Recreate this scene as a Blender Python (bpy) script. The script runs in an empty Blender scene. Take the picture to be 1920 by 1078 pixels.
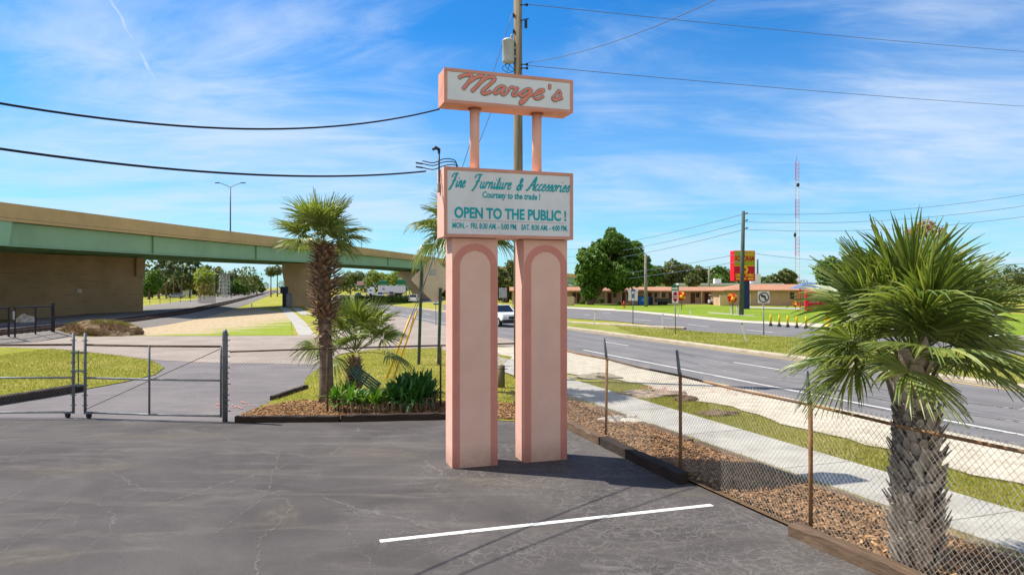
import bpy, math, random
import numpy as np
from mathutils import Vector, Matrix, Euler
R = math.radians
PI = math.pi
SC = bpy.context.scene
COL = SC.collection
rng = np.random.default_rng(7)
random.seed(7)

# ------------------------------------------------------------------ camera, world, sun, exposure
F = 1330.0            # focal length in photo pixels
HC = 3.2              # camera height
HZ = 539.0            # horizon row in the photo
cam_d = bpy.data.cameras.new('camera'); cam = bpy.data.objects.new('camera', cam_d); COL.objects.link(cam)
cam.location = (0, 0, HC); cam.rotation_euler = (PI/2, 0, 0)
cam_d.sensor_width = 36; cam_d.lens = F/1920*36; cam_d.clip_end = 9000; cam_d.clip_start = 0.05
SC.camera = cam
SC.view_settings.view_transform = 'Standard'; SC.view_settings.look = 'None'
SC.view_settings.exposure = 0.66; SC.view_settings.gamma = 1; SC.view_settings.use_curve_mapping = False

SUN = Vector((-.68, .21, 1)).normalized()
sd = bpy.data.lights.new('sun', 'SUN'); sd.energy = 4.7; sd.angle = R(0.55); sd.color = (1, .95, .86)
so = bpy.data.objects.new('sun', sd); COL.objects.link(so)
so.rotation_euler = SUN.to_track_quat('Z', 'Y').to_euler(); so.location = (-30, 0, 40)

def nd(nt, t, **kw):
    n = nt.nodes.new(t)
    for k, v in kw.items():
        if k == 'op': n.operation = v
        elif k == 'inp':
            for a, b in v.items(): n.inputs[a].default_value = b
        else: setattr(n, k, v)
    return n
def ramp(nt, src, stops, interp='LINEAR'):
    r = nt.nodes.new('ShaderNodeValToRGB'); r.color_ramp.interpolation = interp
    e = r.color_ramp.elements
    while len(e) > 1: e.remove(e[-1])
    e[0].position = stops[0][0]; e[0].color = (*stops[0][1], 1)
    for p, c in stops[1:]:
        q = e.new(p); q.color = (*c, 1)
    nt.links.new(src, r.inputs[0]); return r
def mathn(nt, op, a, b=None, c=None, clamp=False):
    m = nt.nodes.new('ShaderNodeMath'); m.operation = op; m.use_clamp = clamp
    for i, x in enumerate((a, b, c)):
        if x is None: continue
        if isinstance(x, (int, float)): m.inputs[i].default_value = x
        else: nt.links.new(x, m.inputs[i])
    return m.outputs[0]
def mixc(nt, f, a, b, bt='MIX'):
    m = nt.nodes.new('ShaderNodeMix'); m.data_type = 'RGBA'; m.blend_type = bt
    for i, x in ((0, f), (6, a), (7, b)):
        if isinstance(x, (int, float)): m.inputs[i].default_value = x
        elif isinstance(x, tuple): m.inputs[i].default_value = (*x[:3], 1)
        else: nt.links.new(x, m.inputs[i])
    return m.outputs[2]

W = bpy.data.worlds.new('World'); SC.world = W; W.use_nodes = True
nt = W.node_tree; nt.nodes.clear()
sky = nd(nt, 'ShaderNodeTexSky', sky_type='NISHITA'); sky.sun_disc = False
sky.sun_elevation = math.asin(SUN.z); sky.sun_rotation = math.atan2(SUN.x, SUN.y)
sky.air_density = 1.0; sky.dust_density = 0.3; sky.ozone_density = 2.5
hs = nd(nt, 'ShaderNodeHueSaturation', inp={'Saturation': 1.30, 'Value': 1.0}); nt.links.new(sky.outputs[0], hs.inputs['Color'])
tc = nd(nt, 'ShaderNodeTexCoord')
sx = nd(nt, 'ShaderNodeSeparateXYZ'); nt.links.new(tc.outputs['Generated'], sx.inputs[0])
dx, dy, dz = sx.outputs
zc = mathn(nt, 'ADD', mathn(nt, 'MAXIMUM', dz, 0.0), 0.10)
cx = mathn(nt, 'DIVIDE', dx, zc); cy = mathn(nt, 'DIVIDE', dy, zc)
cv = nd(nt, 'ShaderNodeCombineXYZ'); nt.links.new(cx, cv.inputs[0]); nt.links.new(cy, cv.inputs[1])
mp = nd(nt, 'ShaderNodeMapping'); mp.inputs['Rotation'].default_value = (0, 0, R(14)); mp.inputs['Scale'].default_value = (0.62, 0.85, 1)
mp.inputs['Location'].default_value = (3.1, 0.4, 0)
nt.links.new(cv.outputs[0], mp.inputs[0])
n1 = nd(nt, 'ShaderNodeTexNoise', inp={'Scale': 0.75, 'Detail': 9.0, 'Roughness': 0.60, 'Distortion': 0.7}); nt.links.new(mp.outputs[0], n1.inputs['Vector'])
mp2 = nd(nt, 'ShaderNodeMapping'); mp2.inputs['Rotation'].default_value = (0, 0, R(-20)); mp2.inputs['Scale'].default_value = (0.8, 1.7, 1)
nt.links.new(cv.outputs[0], mp2.inputs[0])
n2 = nd(nt, 'ShaderNodeTexNoise', inp={'Scale': 1.3, 'Detail': 8.0, 'Roughness': 0.62, 'Distortion': 1.2}); nt.links.new(mp2.outputs[0], n2.inputs['Vector'])
# broad regions of cirrus: a bank upper left, a bank lower right, thin veil to the horizon
def lobe(ax, az, r):
    d = Vector((ax, 1, az)).normalized()
    dp = nd(nt, 'ShaderNodeVectorMath', operation='DOT_PRODUCT'); nt.links.new(tc.outputs['Generated'], dp.inputs[0]); dp.inputs[1].default_value = d
    return nd_map(dp.outputs['Value'], math.cos(r), 1.0)
def nd_map(v, a, b):
    m = nd(nt, 'ShaderNodeMapRange', interpolation_type='SMOOTHSTEP'); nt.links.new(v, m.inputs[0]); m.inputs[1].default_value = a; m.inputs[2].default_value = b
    return m.outputs[0]
def P2(px, py): return ((px-960)/F, (HZ-py)/F)
b = None
for px, py, r, w in ((300, 190, .42, .20), (640, 200, .24, .16), (40, 330, .4, .16), (1500, 310, .40, .22), (1850, 60, .26, .14), (1200, 350, .3, .17), (1800, 260, .3, .12), (900, 330, .3, .08), (500, 420, .4, .10),
                     (820, 40, .26, -.14), (500, 40, .18, -.10), (1400, 100, .22, -.14), (1150, 130, .3, -.12), (1000, 220, .2, -.10)):
    l = mathn(nt, 'MULTIPLY', lobe(*P2(px, py), r), w*.62)
    b = l if b is None else mathn(nt, 'ADD', b, l)
nn = mathn(nt, 'ADD', mathn(nt, 'ADD', mathn(nt, 'MULTIPLY', n1.outputs[0], 1.0), mathn(nt, 'MULTIPLY', n2.outputs[0], 0.7)), -.37)
dens = nd_map(mathn(nt, 'ADD', nn, b), 0.43, .98)
hz = nd(nt, 'ShaderNodeMapRange'); nt.links.new(dz, hz.inputs[0]); hz.inputs[1].default_value = 0.34; hz.inputs[2].default_value = 0.0; hz.inputs[3].default_value = 0; hz.inputs[4].default_value = .34
dens = mathn(nt, 'MULTIPLY', dens, 0.78)
dens = mathn(nt, 'MAXIMUM', dens, mathn(nt, 'ADD', mathn(nt, 'MULTIPLY', dens, .7), hz.outputs[0]), clamp=True)
# old contrail: a thin wavering streak on the sky sphere
def ddir(px, py): return Vector(((px-960)/F, 1, (HZ-py)/F)).normalized()
A_, B_ = ddir(205, -10), ddir(332, 225)
nrm = A_.cross(B_).normalized(); tanv = (B_-A_).normalized()
wn = nd(nt, 'ShaderNodeTexNoise', inp={'Scale': 13.0, 'Detail': 2.5}); nt.links.new(tc.outputs['Generated'], wn.inputs['Vector'])
d1 = nd(nt, 'ShaderNodeVectorMath', operation='DOT_PRODUCT'); nt.links.new(tc.outputs['Generated'], d1.inputs[0]); d1.inputs[1].default_value = nrm
off = mathn(nt, 'MULTIPLY', mathn(nt, 'SUBTRACT', wn.outputs[0], .5), .030)
dd = mathn(nt, 'ABSOLUTE', mathn(nt, 'ADD', d1.outputs['Value'], off))
d2 = nd(nt, 'ShaderNodeVectorMath', operation='DOT_PRODUCT'); nt.links.new(tc.outputs['Generated'], d2.inputs[0]); d2.inputs[1].default_value = tanv
al = nd_map(d2.outputs['Value'], B_.dot(tanv)+.05, B_.dot(tanv)-.08)
wn2 = nd(nt, 'ShaderNodeTexNoise', inp={'Scale': 40.0, 'Detail': 3.0}); nt.links.new(tc.outputs['Generated'], wn2.inputs['Vector'])
tr = mathn(nt, 'MULTIPLY', mathn(nt, 'MULTIPLY', nd_map(dd, .0052, .0), al), mathn(nt, 'ADD', wn2.outputs[0], .12))
dens = mathn(nt, 'MAXIMUM', dens, tr)
skyc = mixc(nt, 1.0, hs.outputs[0], (0.38, 1.0, 1.30), 'MULTIPLY')
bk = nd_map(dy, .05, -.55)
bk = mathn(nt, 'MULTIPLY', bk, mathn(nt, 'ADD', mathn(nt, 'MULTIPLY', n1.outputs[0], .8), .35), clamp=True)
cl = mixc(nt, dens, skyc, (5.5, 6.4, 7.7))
cl = mixc(nt, bk, cl, (6.6, 6.3, 6.0))      # unseen bright cloud added behind the camera as fill for the shaded fronts
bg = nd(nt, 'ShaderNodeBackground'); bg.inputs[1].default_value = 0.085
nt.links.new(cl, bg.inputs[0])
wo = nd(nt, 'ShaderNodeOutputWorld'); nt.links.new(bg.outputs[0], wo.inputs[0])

# ------------------------------------------------------------------ coordinates
RU = Vector((-0.333, 0.943, 0)).normalized()     # along the near road, away from the camera
RV = Vector((RU.y, -RU.x, 0))                    # across it, to the right
def TS(t, s, z=0.0):
    p = RV*t + RU*s; return (p.x, p.y, z)
def G(px, py, z=0.0):
    """ground point (height z) seen at a photo pixel"""
    Y = (HC-z)*F/(py-HZ); return ((px-960)/F*Y, Y, z)
def AY(px, py, Y):
    return ((px-960)/F*Y, Y, HC+(HZ-py)/F*Y)

# ------------------------------------------------------------------ materials
def c(r, g, b):
    def f(x):
        x /= 255
        return x/12.92 if x <= .04045 else ((x+.055)/1.055)**2.4
    return (f(r), f(g), f(b))
MATS = {}
def mat(name, col, rough=.8, col2=None, scale=3.0, bump=0.0, bscale=None, metal=0.0, spec=.3, detail=6.0, lo=.35, hi=.65, stretch=None, dirt=None, dscale=.7, coat=0.0, splash=None):
    if name in MATS: return MATS[name]
    m = bpy.data.materials.new(name); m.use_nodes = True; nt = m.node_tree
    p = nt.nodes['Principled BSDF']
    p.inputs['Roughness'].default_value = rough; p.inputs['Metallic'].default_value = metal
    p.inputs['Specular IOR Level'].default_value = spec; p.inputs['Coat Weight'].default_value = coat
    t = nd(nt, 'ShaderNodeTexCoord'); vec = t.outputs['Object']
    if stretch:
        q = nd(nt, 'ShaderNodeMapping'); q.inputs['Scale'].default_value = stretch; nt.links.new(vec, q.inputs[0]); vec = q.outputs[0]
    if col2 is None: col2 = tuple(x*.82 for x in col)
    n = nd(nt, 'ShaderNodeTexNoise', inp={'Scale': scale, 'Detail': detail, 'Roughness': .6}); nt.links.new(vec, n.inputs['Vector'])
    r = ramp(nt, n.outputs[0], [(lo, col), (hi, col2)]); out = r.outputs[0]
    if dirt:
        n3 = nd(nt, 'ShaderNodeTexNoise', inp={'Scale': dscale, 'Detail': 7.0, 'Roughness': .65}); nt.links.new(t.outputs['Object'], n3.inputs['Vector'])
        f = ramp(nt, n3.outputs[0], [(.5, (0, 0, 0)), (.72, (.75, .75, .75))])
        out = mixc(nt, f.outputs[0], out, dirt)
    if splash:      # mud thrown up by rain, in an uneven band along the foot
        s_ = nd(nt, 'ShaderNodeSeparateXYZ'); nt.links.new(t.outputs['Object'], s_.inputs[0])
        k = nd(nt, 'ShaderNodeMapRange'); nt.links.new(s_.outputs[2], k.inputs[0]); k.inputs[1].default_value = .42; k.inputs[2].default_value = 0.0
        n5 = nd(nt, 'ShaderNodeTexNoise', inp={'Scale': 9.0, 'Detail': 6.0, 'Roughness': .7}); nt.links.new(t.outputs['Object'], n5.inputs['Vector'])
        out = mixc(nt, mathn(nt, 'MULTIPLY', mathn(nt, 'MULTIPLY', k.outputs[0], n5.outputs[0]), 1.1, clamp=True), out, splash)
    nt.links.new(out, p.inputs['Base Color'])
    if bump:
        n2 = nd(nt, 'ShaderNodeTexNoise', inp={'Scale': bscale or scale*6, 'Detail': 5.0, 'Roughness': .65}); nt.links.new(vec, n2.inputs['Vector'])
        b = nd(nt, 'ShaderNodeBump', inp={'Strength': bump, 'Distance': .02}); nt.links.new(n2.outputs[0], b.inputs['Height']); nt.links.new(b.outputs[0], p.inputs['Normal'])
    MATS[name] = m; return m
def leafmat(name, c1, c2, c3, trans=.35, rough=.55, nscale=.6, spec=.35):
    """leaf: colour varies from leaf to leaf and over patches; light passes through"""
    if name in MATS: return MATS[name]
    m = bpy.data.materials.new(name); m.use_nodes = True; nt = m.node_tree
    p = nt.nodes['Principled BSDF']; o = nt.nodes['Material Output']
    g = nd(nt, 'ShaderNodeNewGeometry'); t = nd(nt, 'ShaderNodeTexCoord')
    n = nd(nt, 'ShaderNodeTexNoise', inp={'Scale': nscale, 'Detail': 3.0}); nt.links.new(t.outputs['Object'], n.inputs['Vector'])
    f = mathn(nt, 'ADD', mathn(nt, 'MULTIPLY', g.outputs['Random Per Island'], .55), mathn(nt, 'MULTIPLY', n.outputs[0], .6))
    r = ramp(nt, f, [(.2, c1), (.55, c2), (.9, c3)])
    nt.links.new(r.outputs[0], p.inputs['Base Color']); p.inputs['Roughness'].default_value = rough; p.inputs['Specular IOR Level'].default_value = spec
    tr = nd(nt, 'ShaderNodeBsdfTranslucent'); nt.links.new(mixc(nt, 1.0, r.outputs[0], (1.15, 1.2, .55), 'MULTIPLY'), tr.inputs[0])
    mx = nd(nt, 'ShaderNodeMixShader'); mx.inputs[0].default_value = trans
    nt.links.new(p.outputs[0], mx.inputs[1]); nt.links.new(tr.outputs[0], mx.inputs[2]); nt.links.new(mx.outputs[0], o.inputs[0])
    MATS[name] = m; return m

# ------------------------------------------------------------------ mesh builder
class MB:
    def __init__(s): s.v = []; s.f = []; s.mi = []; s.n = 0
    def add(s, v, f, m=0):
        v = np.asarray(v, dtype=np.float64).reshape(-1, 3)
        s.v.append(v); s.f.extend([[i+s.n for i in q] for q in f]); s.mi.extend([m]*len(f)); s.n += len(v); return s
    def box(s, ctr, size, rot=None, m=0, taper=None):
        x, y, z = (np.array(size)/2); V = np.array([[-x,-y,-z],[x,-y,-z],[x,y,-z],[-x,y,-z],[-x,-y,z],[x,-y,z],[x,y,z],[-x,y,z]])
        if taper: V[4:, 0] *= taper[0]; V[4:, 1] *= taper[1]
        if rot is not None: V = V @ np.array(rot).T
        return s.add(V+np.array(ctr), [[3,2,1,0],[4,5,6,7],[0,1,5,4],[1,2,6,5],[2,3,7,6],[3,0,4,7]], m)
    def tube(s, pts, r, n=8, m=0, cap=True, flat=None):
        """tube along pts; r number or list; flat=(axis, k) squashes the section along axis"""
        P = np.asarray(pts, float); k = len(P)
        rr = np.full(k, r) if np.isscalar(r) else np.asarray(r, float)
        T = np.gradient(P, axis=0); T /= np.linalg.norm(T, axis=1)[:, None]+1e-12
        a = np.array([0, 0, 1.0]) if abs(T[0][2]) < .9 else np.array([1.0, 0, 0])
        if flat is not None: a = np.asarray(flat[0], float)
        V = []
        for i in range(k):
            u = a - T[i]*np.dot(a, T[i]); u /= np.linalg.norm(u)+1e-12; w = np.cross(T[i], u)
            if flat is None: a = u
            for j in range(n):
                q = 2*PI*j/n; V.append(P[i]+rr[i]*(u*math.cos(q)*(flat[1] if flat else 1)+w*math.sin(q)))
        f = [[i*n+j, i*n+(j+1) % n, (i+1)*n+(j+1) % n, (i+1)*n+j] for i in range(k-1) for j in range(n)]
        if cap: f += [[j for j in range(n)][::-1], [(k-1)*n+j for j in range(n)]]
        return s.add(V, f, m)
    def prism(s, poly, z0, z1, m=0):
        """ground-plan polygon raised from z0 to z1"""
        n = len(poly); V = [(p[0], p[1], z0) for p in poly]+[(p[0], p[1], z1) for p in poly]
        a = sum(poly[i][0]*poly[(i+1) % n][1]-poly[(i+1) % n][0]*poly[i][1] for i in range(n))
        idx = list(range(n)); 
        if a < 0: idx = idx[::-1]
        f = [idx[::-1], [i+n for i in idx]]+[[idx[i], idx[(i+1) % n], idx[(i+1) % n]+n, idx[i]+n] for i in range(n)]
        return s.add(V, f, m)
    def extr(s, outline, org, ax, ay, az, d, m=0, taper=1.0, ctr=(0, 0)):
        """outline (u,v) in the plane ax,ay at org, thickened by d along az"""
        o = np.array(org, float); ax, ay, az = (np.array(q, float) for q in (ax, ay, az)); n = len(outline)
        V = [o+ax*u+ay*v for u, v in outline]+[o+ax*(ctr[0]+(u-ctr[0])*taper)+ay*(ctr[1]+(v-ctr[1])*taper)+az*d for u, v in outline]
        f = [list(range(n))[::-1], [i+n for i in range(n)]]+[[i, (i+1) % n, (i+1) % n+n, i+n] for i in range(n)]
        return s.add(V, f, m)
    def lathe(s, prof, ctr=(0, 0, 0), n=16, m=0):
        V = []
        for r, z in prof:
            for j in range(n): V.append((ctr[0]+r*math.cos(2*PI*j/n), ctr[1]+r*math.sin(2*PI*j/n), ctr[2]+z))
        k = len(prof)
        f = [[i*n+j, i*n+(j+1) % n, (i+1)*n+(j+1) % n, (i+1)*n+j] for i in range(k-1) for j in range(n)]
        f += [[j for j in range(n)][::-1], [(k-1)*n+j for j in range(n)]]
        return s.add(V, f, m)
    def blob(s, ctr, rad, amp=.2, seed=0, nu=20, nv=10, half=False, m=0):
        g = np.random.default_rng(seed); ph = g.uniform(0, 6.28, (5, 2)); V = []
        for i in range(nv+1):
            th = (PI/2 if half else PI)*i/nv
            for j in range(nu):
                q = 2*PI*j/nu
                k = 1+amp*sum(math.sin((a+1)*q+ph[a][0])*math.sin((a+1)*th+ph[a][1]) for a in range(5))/2.2
                V.append((ctr[0]+rad[0]*k*math.sin(th)*math.cos(q), ctr[1]+rad[1]*k*math.sin(th)*math.sin(q), ctr[2]+rad[2]*k*math.cos(th)))
        f = [[i*nu+j, (i+1)*nu+j, (i+1)*nu+(j+1) % nu, i*nu+(j+1) % nu] for i in range(nv) for j in range(nu)]
        return s.add(V, f, m)
    def V(s): return np.concatenate(s.v) if s.v else np.zeros((0, 3))

def mesh_from(name, V, faces, mi=None, mats=(), smooth=False):
    me = bpy.data.meshes.new(name)
    me.from_pydata(V.tolist() if hasattr(V, 'tolist') else V, [], faces)
    for m in mats: me.materials.append(m)
    if mi is not None and len(mats) > 1: me.polygons.foreach_set('material_index', np.array(mi, dtype=np.int32))
    if smooth: me.polygons.foreach_set('use_smooth', np.ones(len(me.polygons), dtype=bool))
    me.update(); return me
def mk(name, mb, mats, parent=None, smooth=False, bevel=0, off=None, label=None):
    """link an MB as ONE object; coordinates are world ones, made local to the thing's Empty (or to its own base)"""
    if not isinstance(mats, (list, tuple)): mats = [mats]
    V = mb.V()
    if off is None:
        if parent is not None:
            r = parent
            while r.parent: r = r.parent
            off = np.array(r.location)
        else:
            off = np.array([(V[:, 0].min()+V[:, 0].max())/2, (V[:, 1].min()+V[:, 1].max())/2, V[:, 2].min()])
    off = np.array(off, float)
    o = bpy.data.objects.new(name, mesh_from(name, V-off, mb.f, mb.mi, mats, smooth)); COL.objects.link(o)
    if parent is not None:
        if parent.parent is None and parent.type != 'EMPTY': pass
        o.parent = parent
    else: o.location = off
    if bevel:
        b = o.modifiers.new('bevel', 'BEVEL'); b.width = bevel; b.segments = 2; b.limit_method = 'ANGLE'; b.angle_limit = R(40)
    if label: o['label'] = label
    return o
def tag(o, label, cat, group=None, kind=None):
    o['label'] = label; o['category'] = cat
    if group: o['group'] = group
    if kind: o['kind'] = kind
    return o
def thing(name, label, cat, loc=(0, 0, 0), group=None):
    o = bpy.data.objects.new(name, None); COL.objects.link(o); o.location = loc; o.empty_display_size = .2
    return tag(o, label, cat, group)
def struct(o, label=None, kind='structure'):
    o['kind'] = kind
    if label: o['label'] = label
    return o
def copy_tree(o, loc=None, rz=None, scale=None, label=None, parent=None):
    k = o.copy(); COL.objects.link(k)
    if parent is not None: k.parent = parent
    if loc is not None: k.location = loc
    if rz is not None: k.rotation_euler = (0, 0, rz)
    if scale is not None: k.scale = (scale,)*3 if np.isscalar(scale) else scale
    if label: k['label'] = label
    for ch in [x for x in o.children]: copy_tree(ch, parent=k)
    return k
def rotz(a):
    return np.array([[math.cos(a), -math.sin(a), 0], [math.sin(a), math.cos(a), 0], [0, 0, 1]])
def sheet(name, pts, z, m, label=None, grid=None):
    """flat ground sheet from a list of points"""
    P = [(p[0], p[1], z) for p in pts]; n = len(P)
    a = sum(P[i][0]*P[(i+1) % n][1]-P[(i+1) % n][0]*P[i][1] for i in range(n))
    if a < 0: P = P[::-1]
    mb = MB().add(P, [list(range(n))])
    o = mk(name, mb, m, off=(0, 0, 0)); return struct(o, label)
def smooth_pts(pts, k=6):
    P = [np.array(p, float) for p in pts]; out = []
    Q = [2*P[0]-P[1]]+P+[2*P[-1]-P[-2]]
    for i in range(1, len(Q)-2):
        for j in range(k):
            t = j/k; a, b, c_, d = Q[i-1], Q[i], Q[i+1], Q[i+2]
            out.append(.5*((2*b)+(c_-a)*t+(2*a-5*b+4*c_-d)*t*t+(-a+3*b-3*c_+d)*t**3))
    out.append(P[-1]); return out
# ------------------------------------------------------------------ ground materials
def grass_mat(name, a, b, d, scale=1.2):
    m = bpy.data.materials.new(name); m.use_nodes = True; nt = m.node_tree; p = nt.nodes['Principled BSDF']
    t = nd(nt, 'ShaderNodeTexCoord'); n = nd(nt, 'ShaderNodeTexNoise', inp={'Scale': scale, 'Detail': 8.0, 'Roughness': .7}); nt.links.new(t.outputs['Object'], n.inputs['Vector'])
    n2 = nd(nt, 'ShaderNodeTexNoise', inp={'Scale': .22, 'Detail': 5.0, 'Roughness': .6}); nt.links.new(t.outputs['Object'], n2.inputs['Vector'])
    n4 = nd(nt, 'ShaderNodeTexNoise', inp={'Scale': 14.0, 'Detail': 4.0, 'Roughness': .7}); nt.links.new(t.outputs['Object'], n4.inputs['Vector'])
    r = ramp(nt, n.outputs[0], [(.36, a), (.62, b)])
    f = ramp(nt, n2.outputs[0], [(.46, (0, 0, 0)), (.68, (.8, .8, .8))])
    q = mixc(nt, f.outputs[0], r.outputs[0], d)
    sp = ramp(nt, n4.outputs[0], [(.3, (.62, .62, .62)), (.7, (1.25, 1.25, 1.25))])
    nt.links.new(mixc(nt, 1.0, q, sp.outputs[0], 'MULTIPLY'), p.inputs['Base Color']); p.inputs['Roughness'].default_value = .95; p.inputs['Specular IOR Level'].default_value = .1
    n3 = nd(nt, 'ShaderNodeTexNoise', inp={'Scale': 30.0, 'Detail': 6.0, 'Roughness': .75}); nt.links.new(t.outputs['Object'], n3.inputs['Vector'])
    bu = nd(nt, 'ShaderNodeBump', inp={'Strength': .9, 'Distance': .05}); nt.links.new(n3.outputs[0], bu.inputs['Height']); nt.links.new(bu.outputs[0], p.inputs['Normal'])
    MATS[name] = m; return m
GR = grass_mat('lawn_grass', c(132, 138, 40), c(158, 154, 60), c(180, 166, 92))
GRB = grass_mat('bright_lawn', c(104, 134, 32), c(130, 150, 46), c(150, 156, 64))
GRD = grass_mat('median_grass', c(112, 122, 44), c(144, 146, 66), c(172, 162, 104))

def asphalt_mat(name, base, base2, pale, crack=True, crackc=c(150, 150, 150), tracks=0):
    m = bpy.data.materials.new(name); m.use_nodes = True; nt = m.node_tree; p = nt.nodes['Principled BSDF']; L = nt.links
    t = nd(nt, 'ShaderNodeTexCoord'); o = t.outputs['Object']
    n = nd(nt, 'ShaderNodeTexNoise', inp={'Scale': .42, 'Detail': 9.0, 'Roughness': .62, 'Distortion': .5}); L.new(o, n.inputs['Vector'])
    r = ramp(nt, n.outputs[0], [(.38, base), (.62, base2)])
    ms = nd(nt, 'ShaderNodeMapping'); ms.inputs['Rotation'].default_value = (0, 0, R(20)); ms.inputs['Scale'].default_value = (.5, 2.2, 1); L.new(o, ms.inputs[0])
    n2 = nd(nt, 'ShaderNodeTexNoise', inp={'Scale': .6, 'Detail': 9.0, 'Roughness': .7, 'Distortion': 1.4}); L.new(ms.outputs[0], n2.inputs['Vector'])
    q = mixc(nt, ramp(nt, n2.outputs[0], [(.5, (0, 0, 0)), (.78, (.6, .6, .6))]).outputs[0], r.outputs[0], pale)
    n3 = nd(nt, 'ShaderNodeTexNoise', inp={'Scale': 90.0, 'Detail': 5.0, 'Roughness': .8}); L.new(o, n3.inputs['Vector'])
    sp = ramp(nt, n3.outputs[0], [(.32, (.66, .66, .66)), (.68, (1.34, 1.34, 1.34))])
    q = mixc(nt, 1.0, q, sp.outputs[0], 'MULTIPLY')
    hgt = n3.outputs[0]
    if tracks:      # tyre-polished bands along the lanes
        dt = nd(nt, 'ShaderNodeVectorMath', operation='DOT_PRODUCT'); L.new(o, dt.inputs[0]); dt.inputs[1].default_value = RV
        w1 = mathn(nt, 'SINE', mathn(nt, 'MULTIPLY', mathn(nt, 'ADD', dt.outputs['Value'], mathn(nt, 'MULTIPLY', n.outputs[0], .5)), 2*PI/1.8))
        v1 = mathn(nt, 'ADD', mathn(nt, 'MULTIPLY', w1, tracks), 1.0); cb_ = nd(nt, 'ShaderNodeCombineXYZ'); [L.new(v1, cb_.inputs[i]) for i in range(3)]
        q = mixc(nt, 1.0, q, cb_.outputs[0], 'MULTIPLY')
    if crack:
        w = nd(nt, 'ShaderNodeTexNoise', inp={'Scale': 2.2, 'Detail': 5.0, 'Roughness': .65}); L.new(o, w.inputs['Vector'])
        wv = nd(nt, 'ShaderNodeVectorMath', operation='MULTIPLY_ADD'); L.new(w.outputs['Color'], wv.inputs[0]); wv.inputs[1].default_value = (.55, .55, 0); L.new(o, wv.inputs[2])
        sxyz = nd(nt, 'ShaderNodeSeparateXYZ'); L.new(o, sxyz.inputs[0])
        msk = nd(nt, 'ShaderNodeTexNoise', inp={'Scale': .55, 'Detail': 4.0, 'Roughness': .6}); L.new(o, msk.inputs['Vector'])
        # the paving is crazed towards the fence side of the lot, with only long single cracks elsewhere
        gx = nd(nt, 'ShaderNodeMapRange'); L.new(sxyz.outputs[0], gx.inputs[0]); gx.inputs[1].default_value = -4.5; gx.inputs[2].default_value = 2.0; gx.inputs[3].default_value = -.13; gx.inputs[4].default_value = .13
        area = ramp(nt, mathn(nt, 'ADD', msk.outputs[0], gx.outputs[0]), [(.47, (0, 0, 0)), (.62, (1, 1, 1))]).outputs[0]
        tot = None
        for sc, th, amt, msked in ((2.6, .022, .46, True), (6.0, .06, .32, True), (.33, .003, .5, False)):
            v = nd(nt, 'ShaderNodeTexVoronoi', feature='DISTANCE_TO_EDGE', inp={'Scale': sc}); L.new(wv.outputs[0], v.inputs['Vector'])
            k = nd(nt, 'ShaderNodeMapRange'); L.new(v.outputs['Distance'], k.inputs[0]); k.inputs[1].default_value = th; k.inputs[2].default_value = th*.25; k.inputs[3].default_value = 0; k.inputs[4].default_value = amt
            x = k.outputs[0]
            if msked: x = mathn(nt, 'MULTIPLY', x, area)
            else: x = mathn(nt, 'MULTIPLY', x, ramp(nt, msk.outputs[0], [(.4, (0, 0, 0)), (.55, (1, 1, 1))]).outputs[0])
            tot = x if tot is None else mathn(nt, 'MAXIMUM', tot, x)
        q = mixc(nt, tot, q, crackc)
    L.new(q, p.inputs['Base Color']); p.inputs['Roughness'].default_value = .88; p.inputs['Specular IOR Level'].default_value = .22
    bu = nd(nt, 'ShaderNodeBump', inp={'Strength': .5, 'Distance': .006}); L.new(hgt, bu.inputs['Height']); L.new(bu.outputs[0], p.inputs['Normal'])
    MATS[name] = m; return m
LOT = asphalt_mat('lot_asphalt', c(71, 66, 64), c(87, 82, 79), c(118, 110, 102), True, c(126, 121, 116))
DRV = asphalt_mat('drive_asphalt', c(108, 102, 101), c(120, 113, 111), c(144, 136, 128), False)
STR = asphalt_mat('street_asphalt', c(140, 127, 116), c(154, 141, 129), c(180, 166, 150), False)
ROAD = asphalt_mat('road_asphalt', c(106, 103, 102), c(118, 114, 112), c(132, 128, 124), False, tracks=.09)
CON = mat('sidewalk_concrete', c(176, 172, 161), .9, c(158, 153, 143), 1.2, .3, 40, dirt=c(138, 132, 120), dscale=.9)
CURB = mat('curb_concrete', c(190, 176, 152), .9, c(168, 154, 132), 1.5, .3, 30, dirt=c(140, 128, 112), dscale=.8)
SAND = mat('roadside_sand', c(198, 188, 168), .95, c(172, 161, 140), 2.2, .8, 18, dirt=c(156, 147, 126), dscale=.5)
PAINTW = mat('road_paint_white', c(214, 212, 206), .8, c(186, 184, 178), 5, dirt=c(150, 148, 146), dscale=3)
PAINTY = mat('road_paint_yellow', c(206, 172, 84), .8, c(188, 156, 80), 5)
EARTH = mat('mulch_earth', c(88, 68, 48), .95, c(116, 92, 66), 9, .9, 30)
DUST = mat('dirt', c(150, 132, 108), .95, c(118, 102, 80), 3, .8, 20)
BALL = mat('ballast_stone', c(138, 130, 122), .95, c(104, 98, 92), 9, 1.0, 24)

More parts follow.
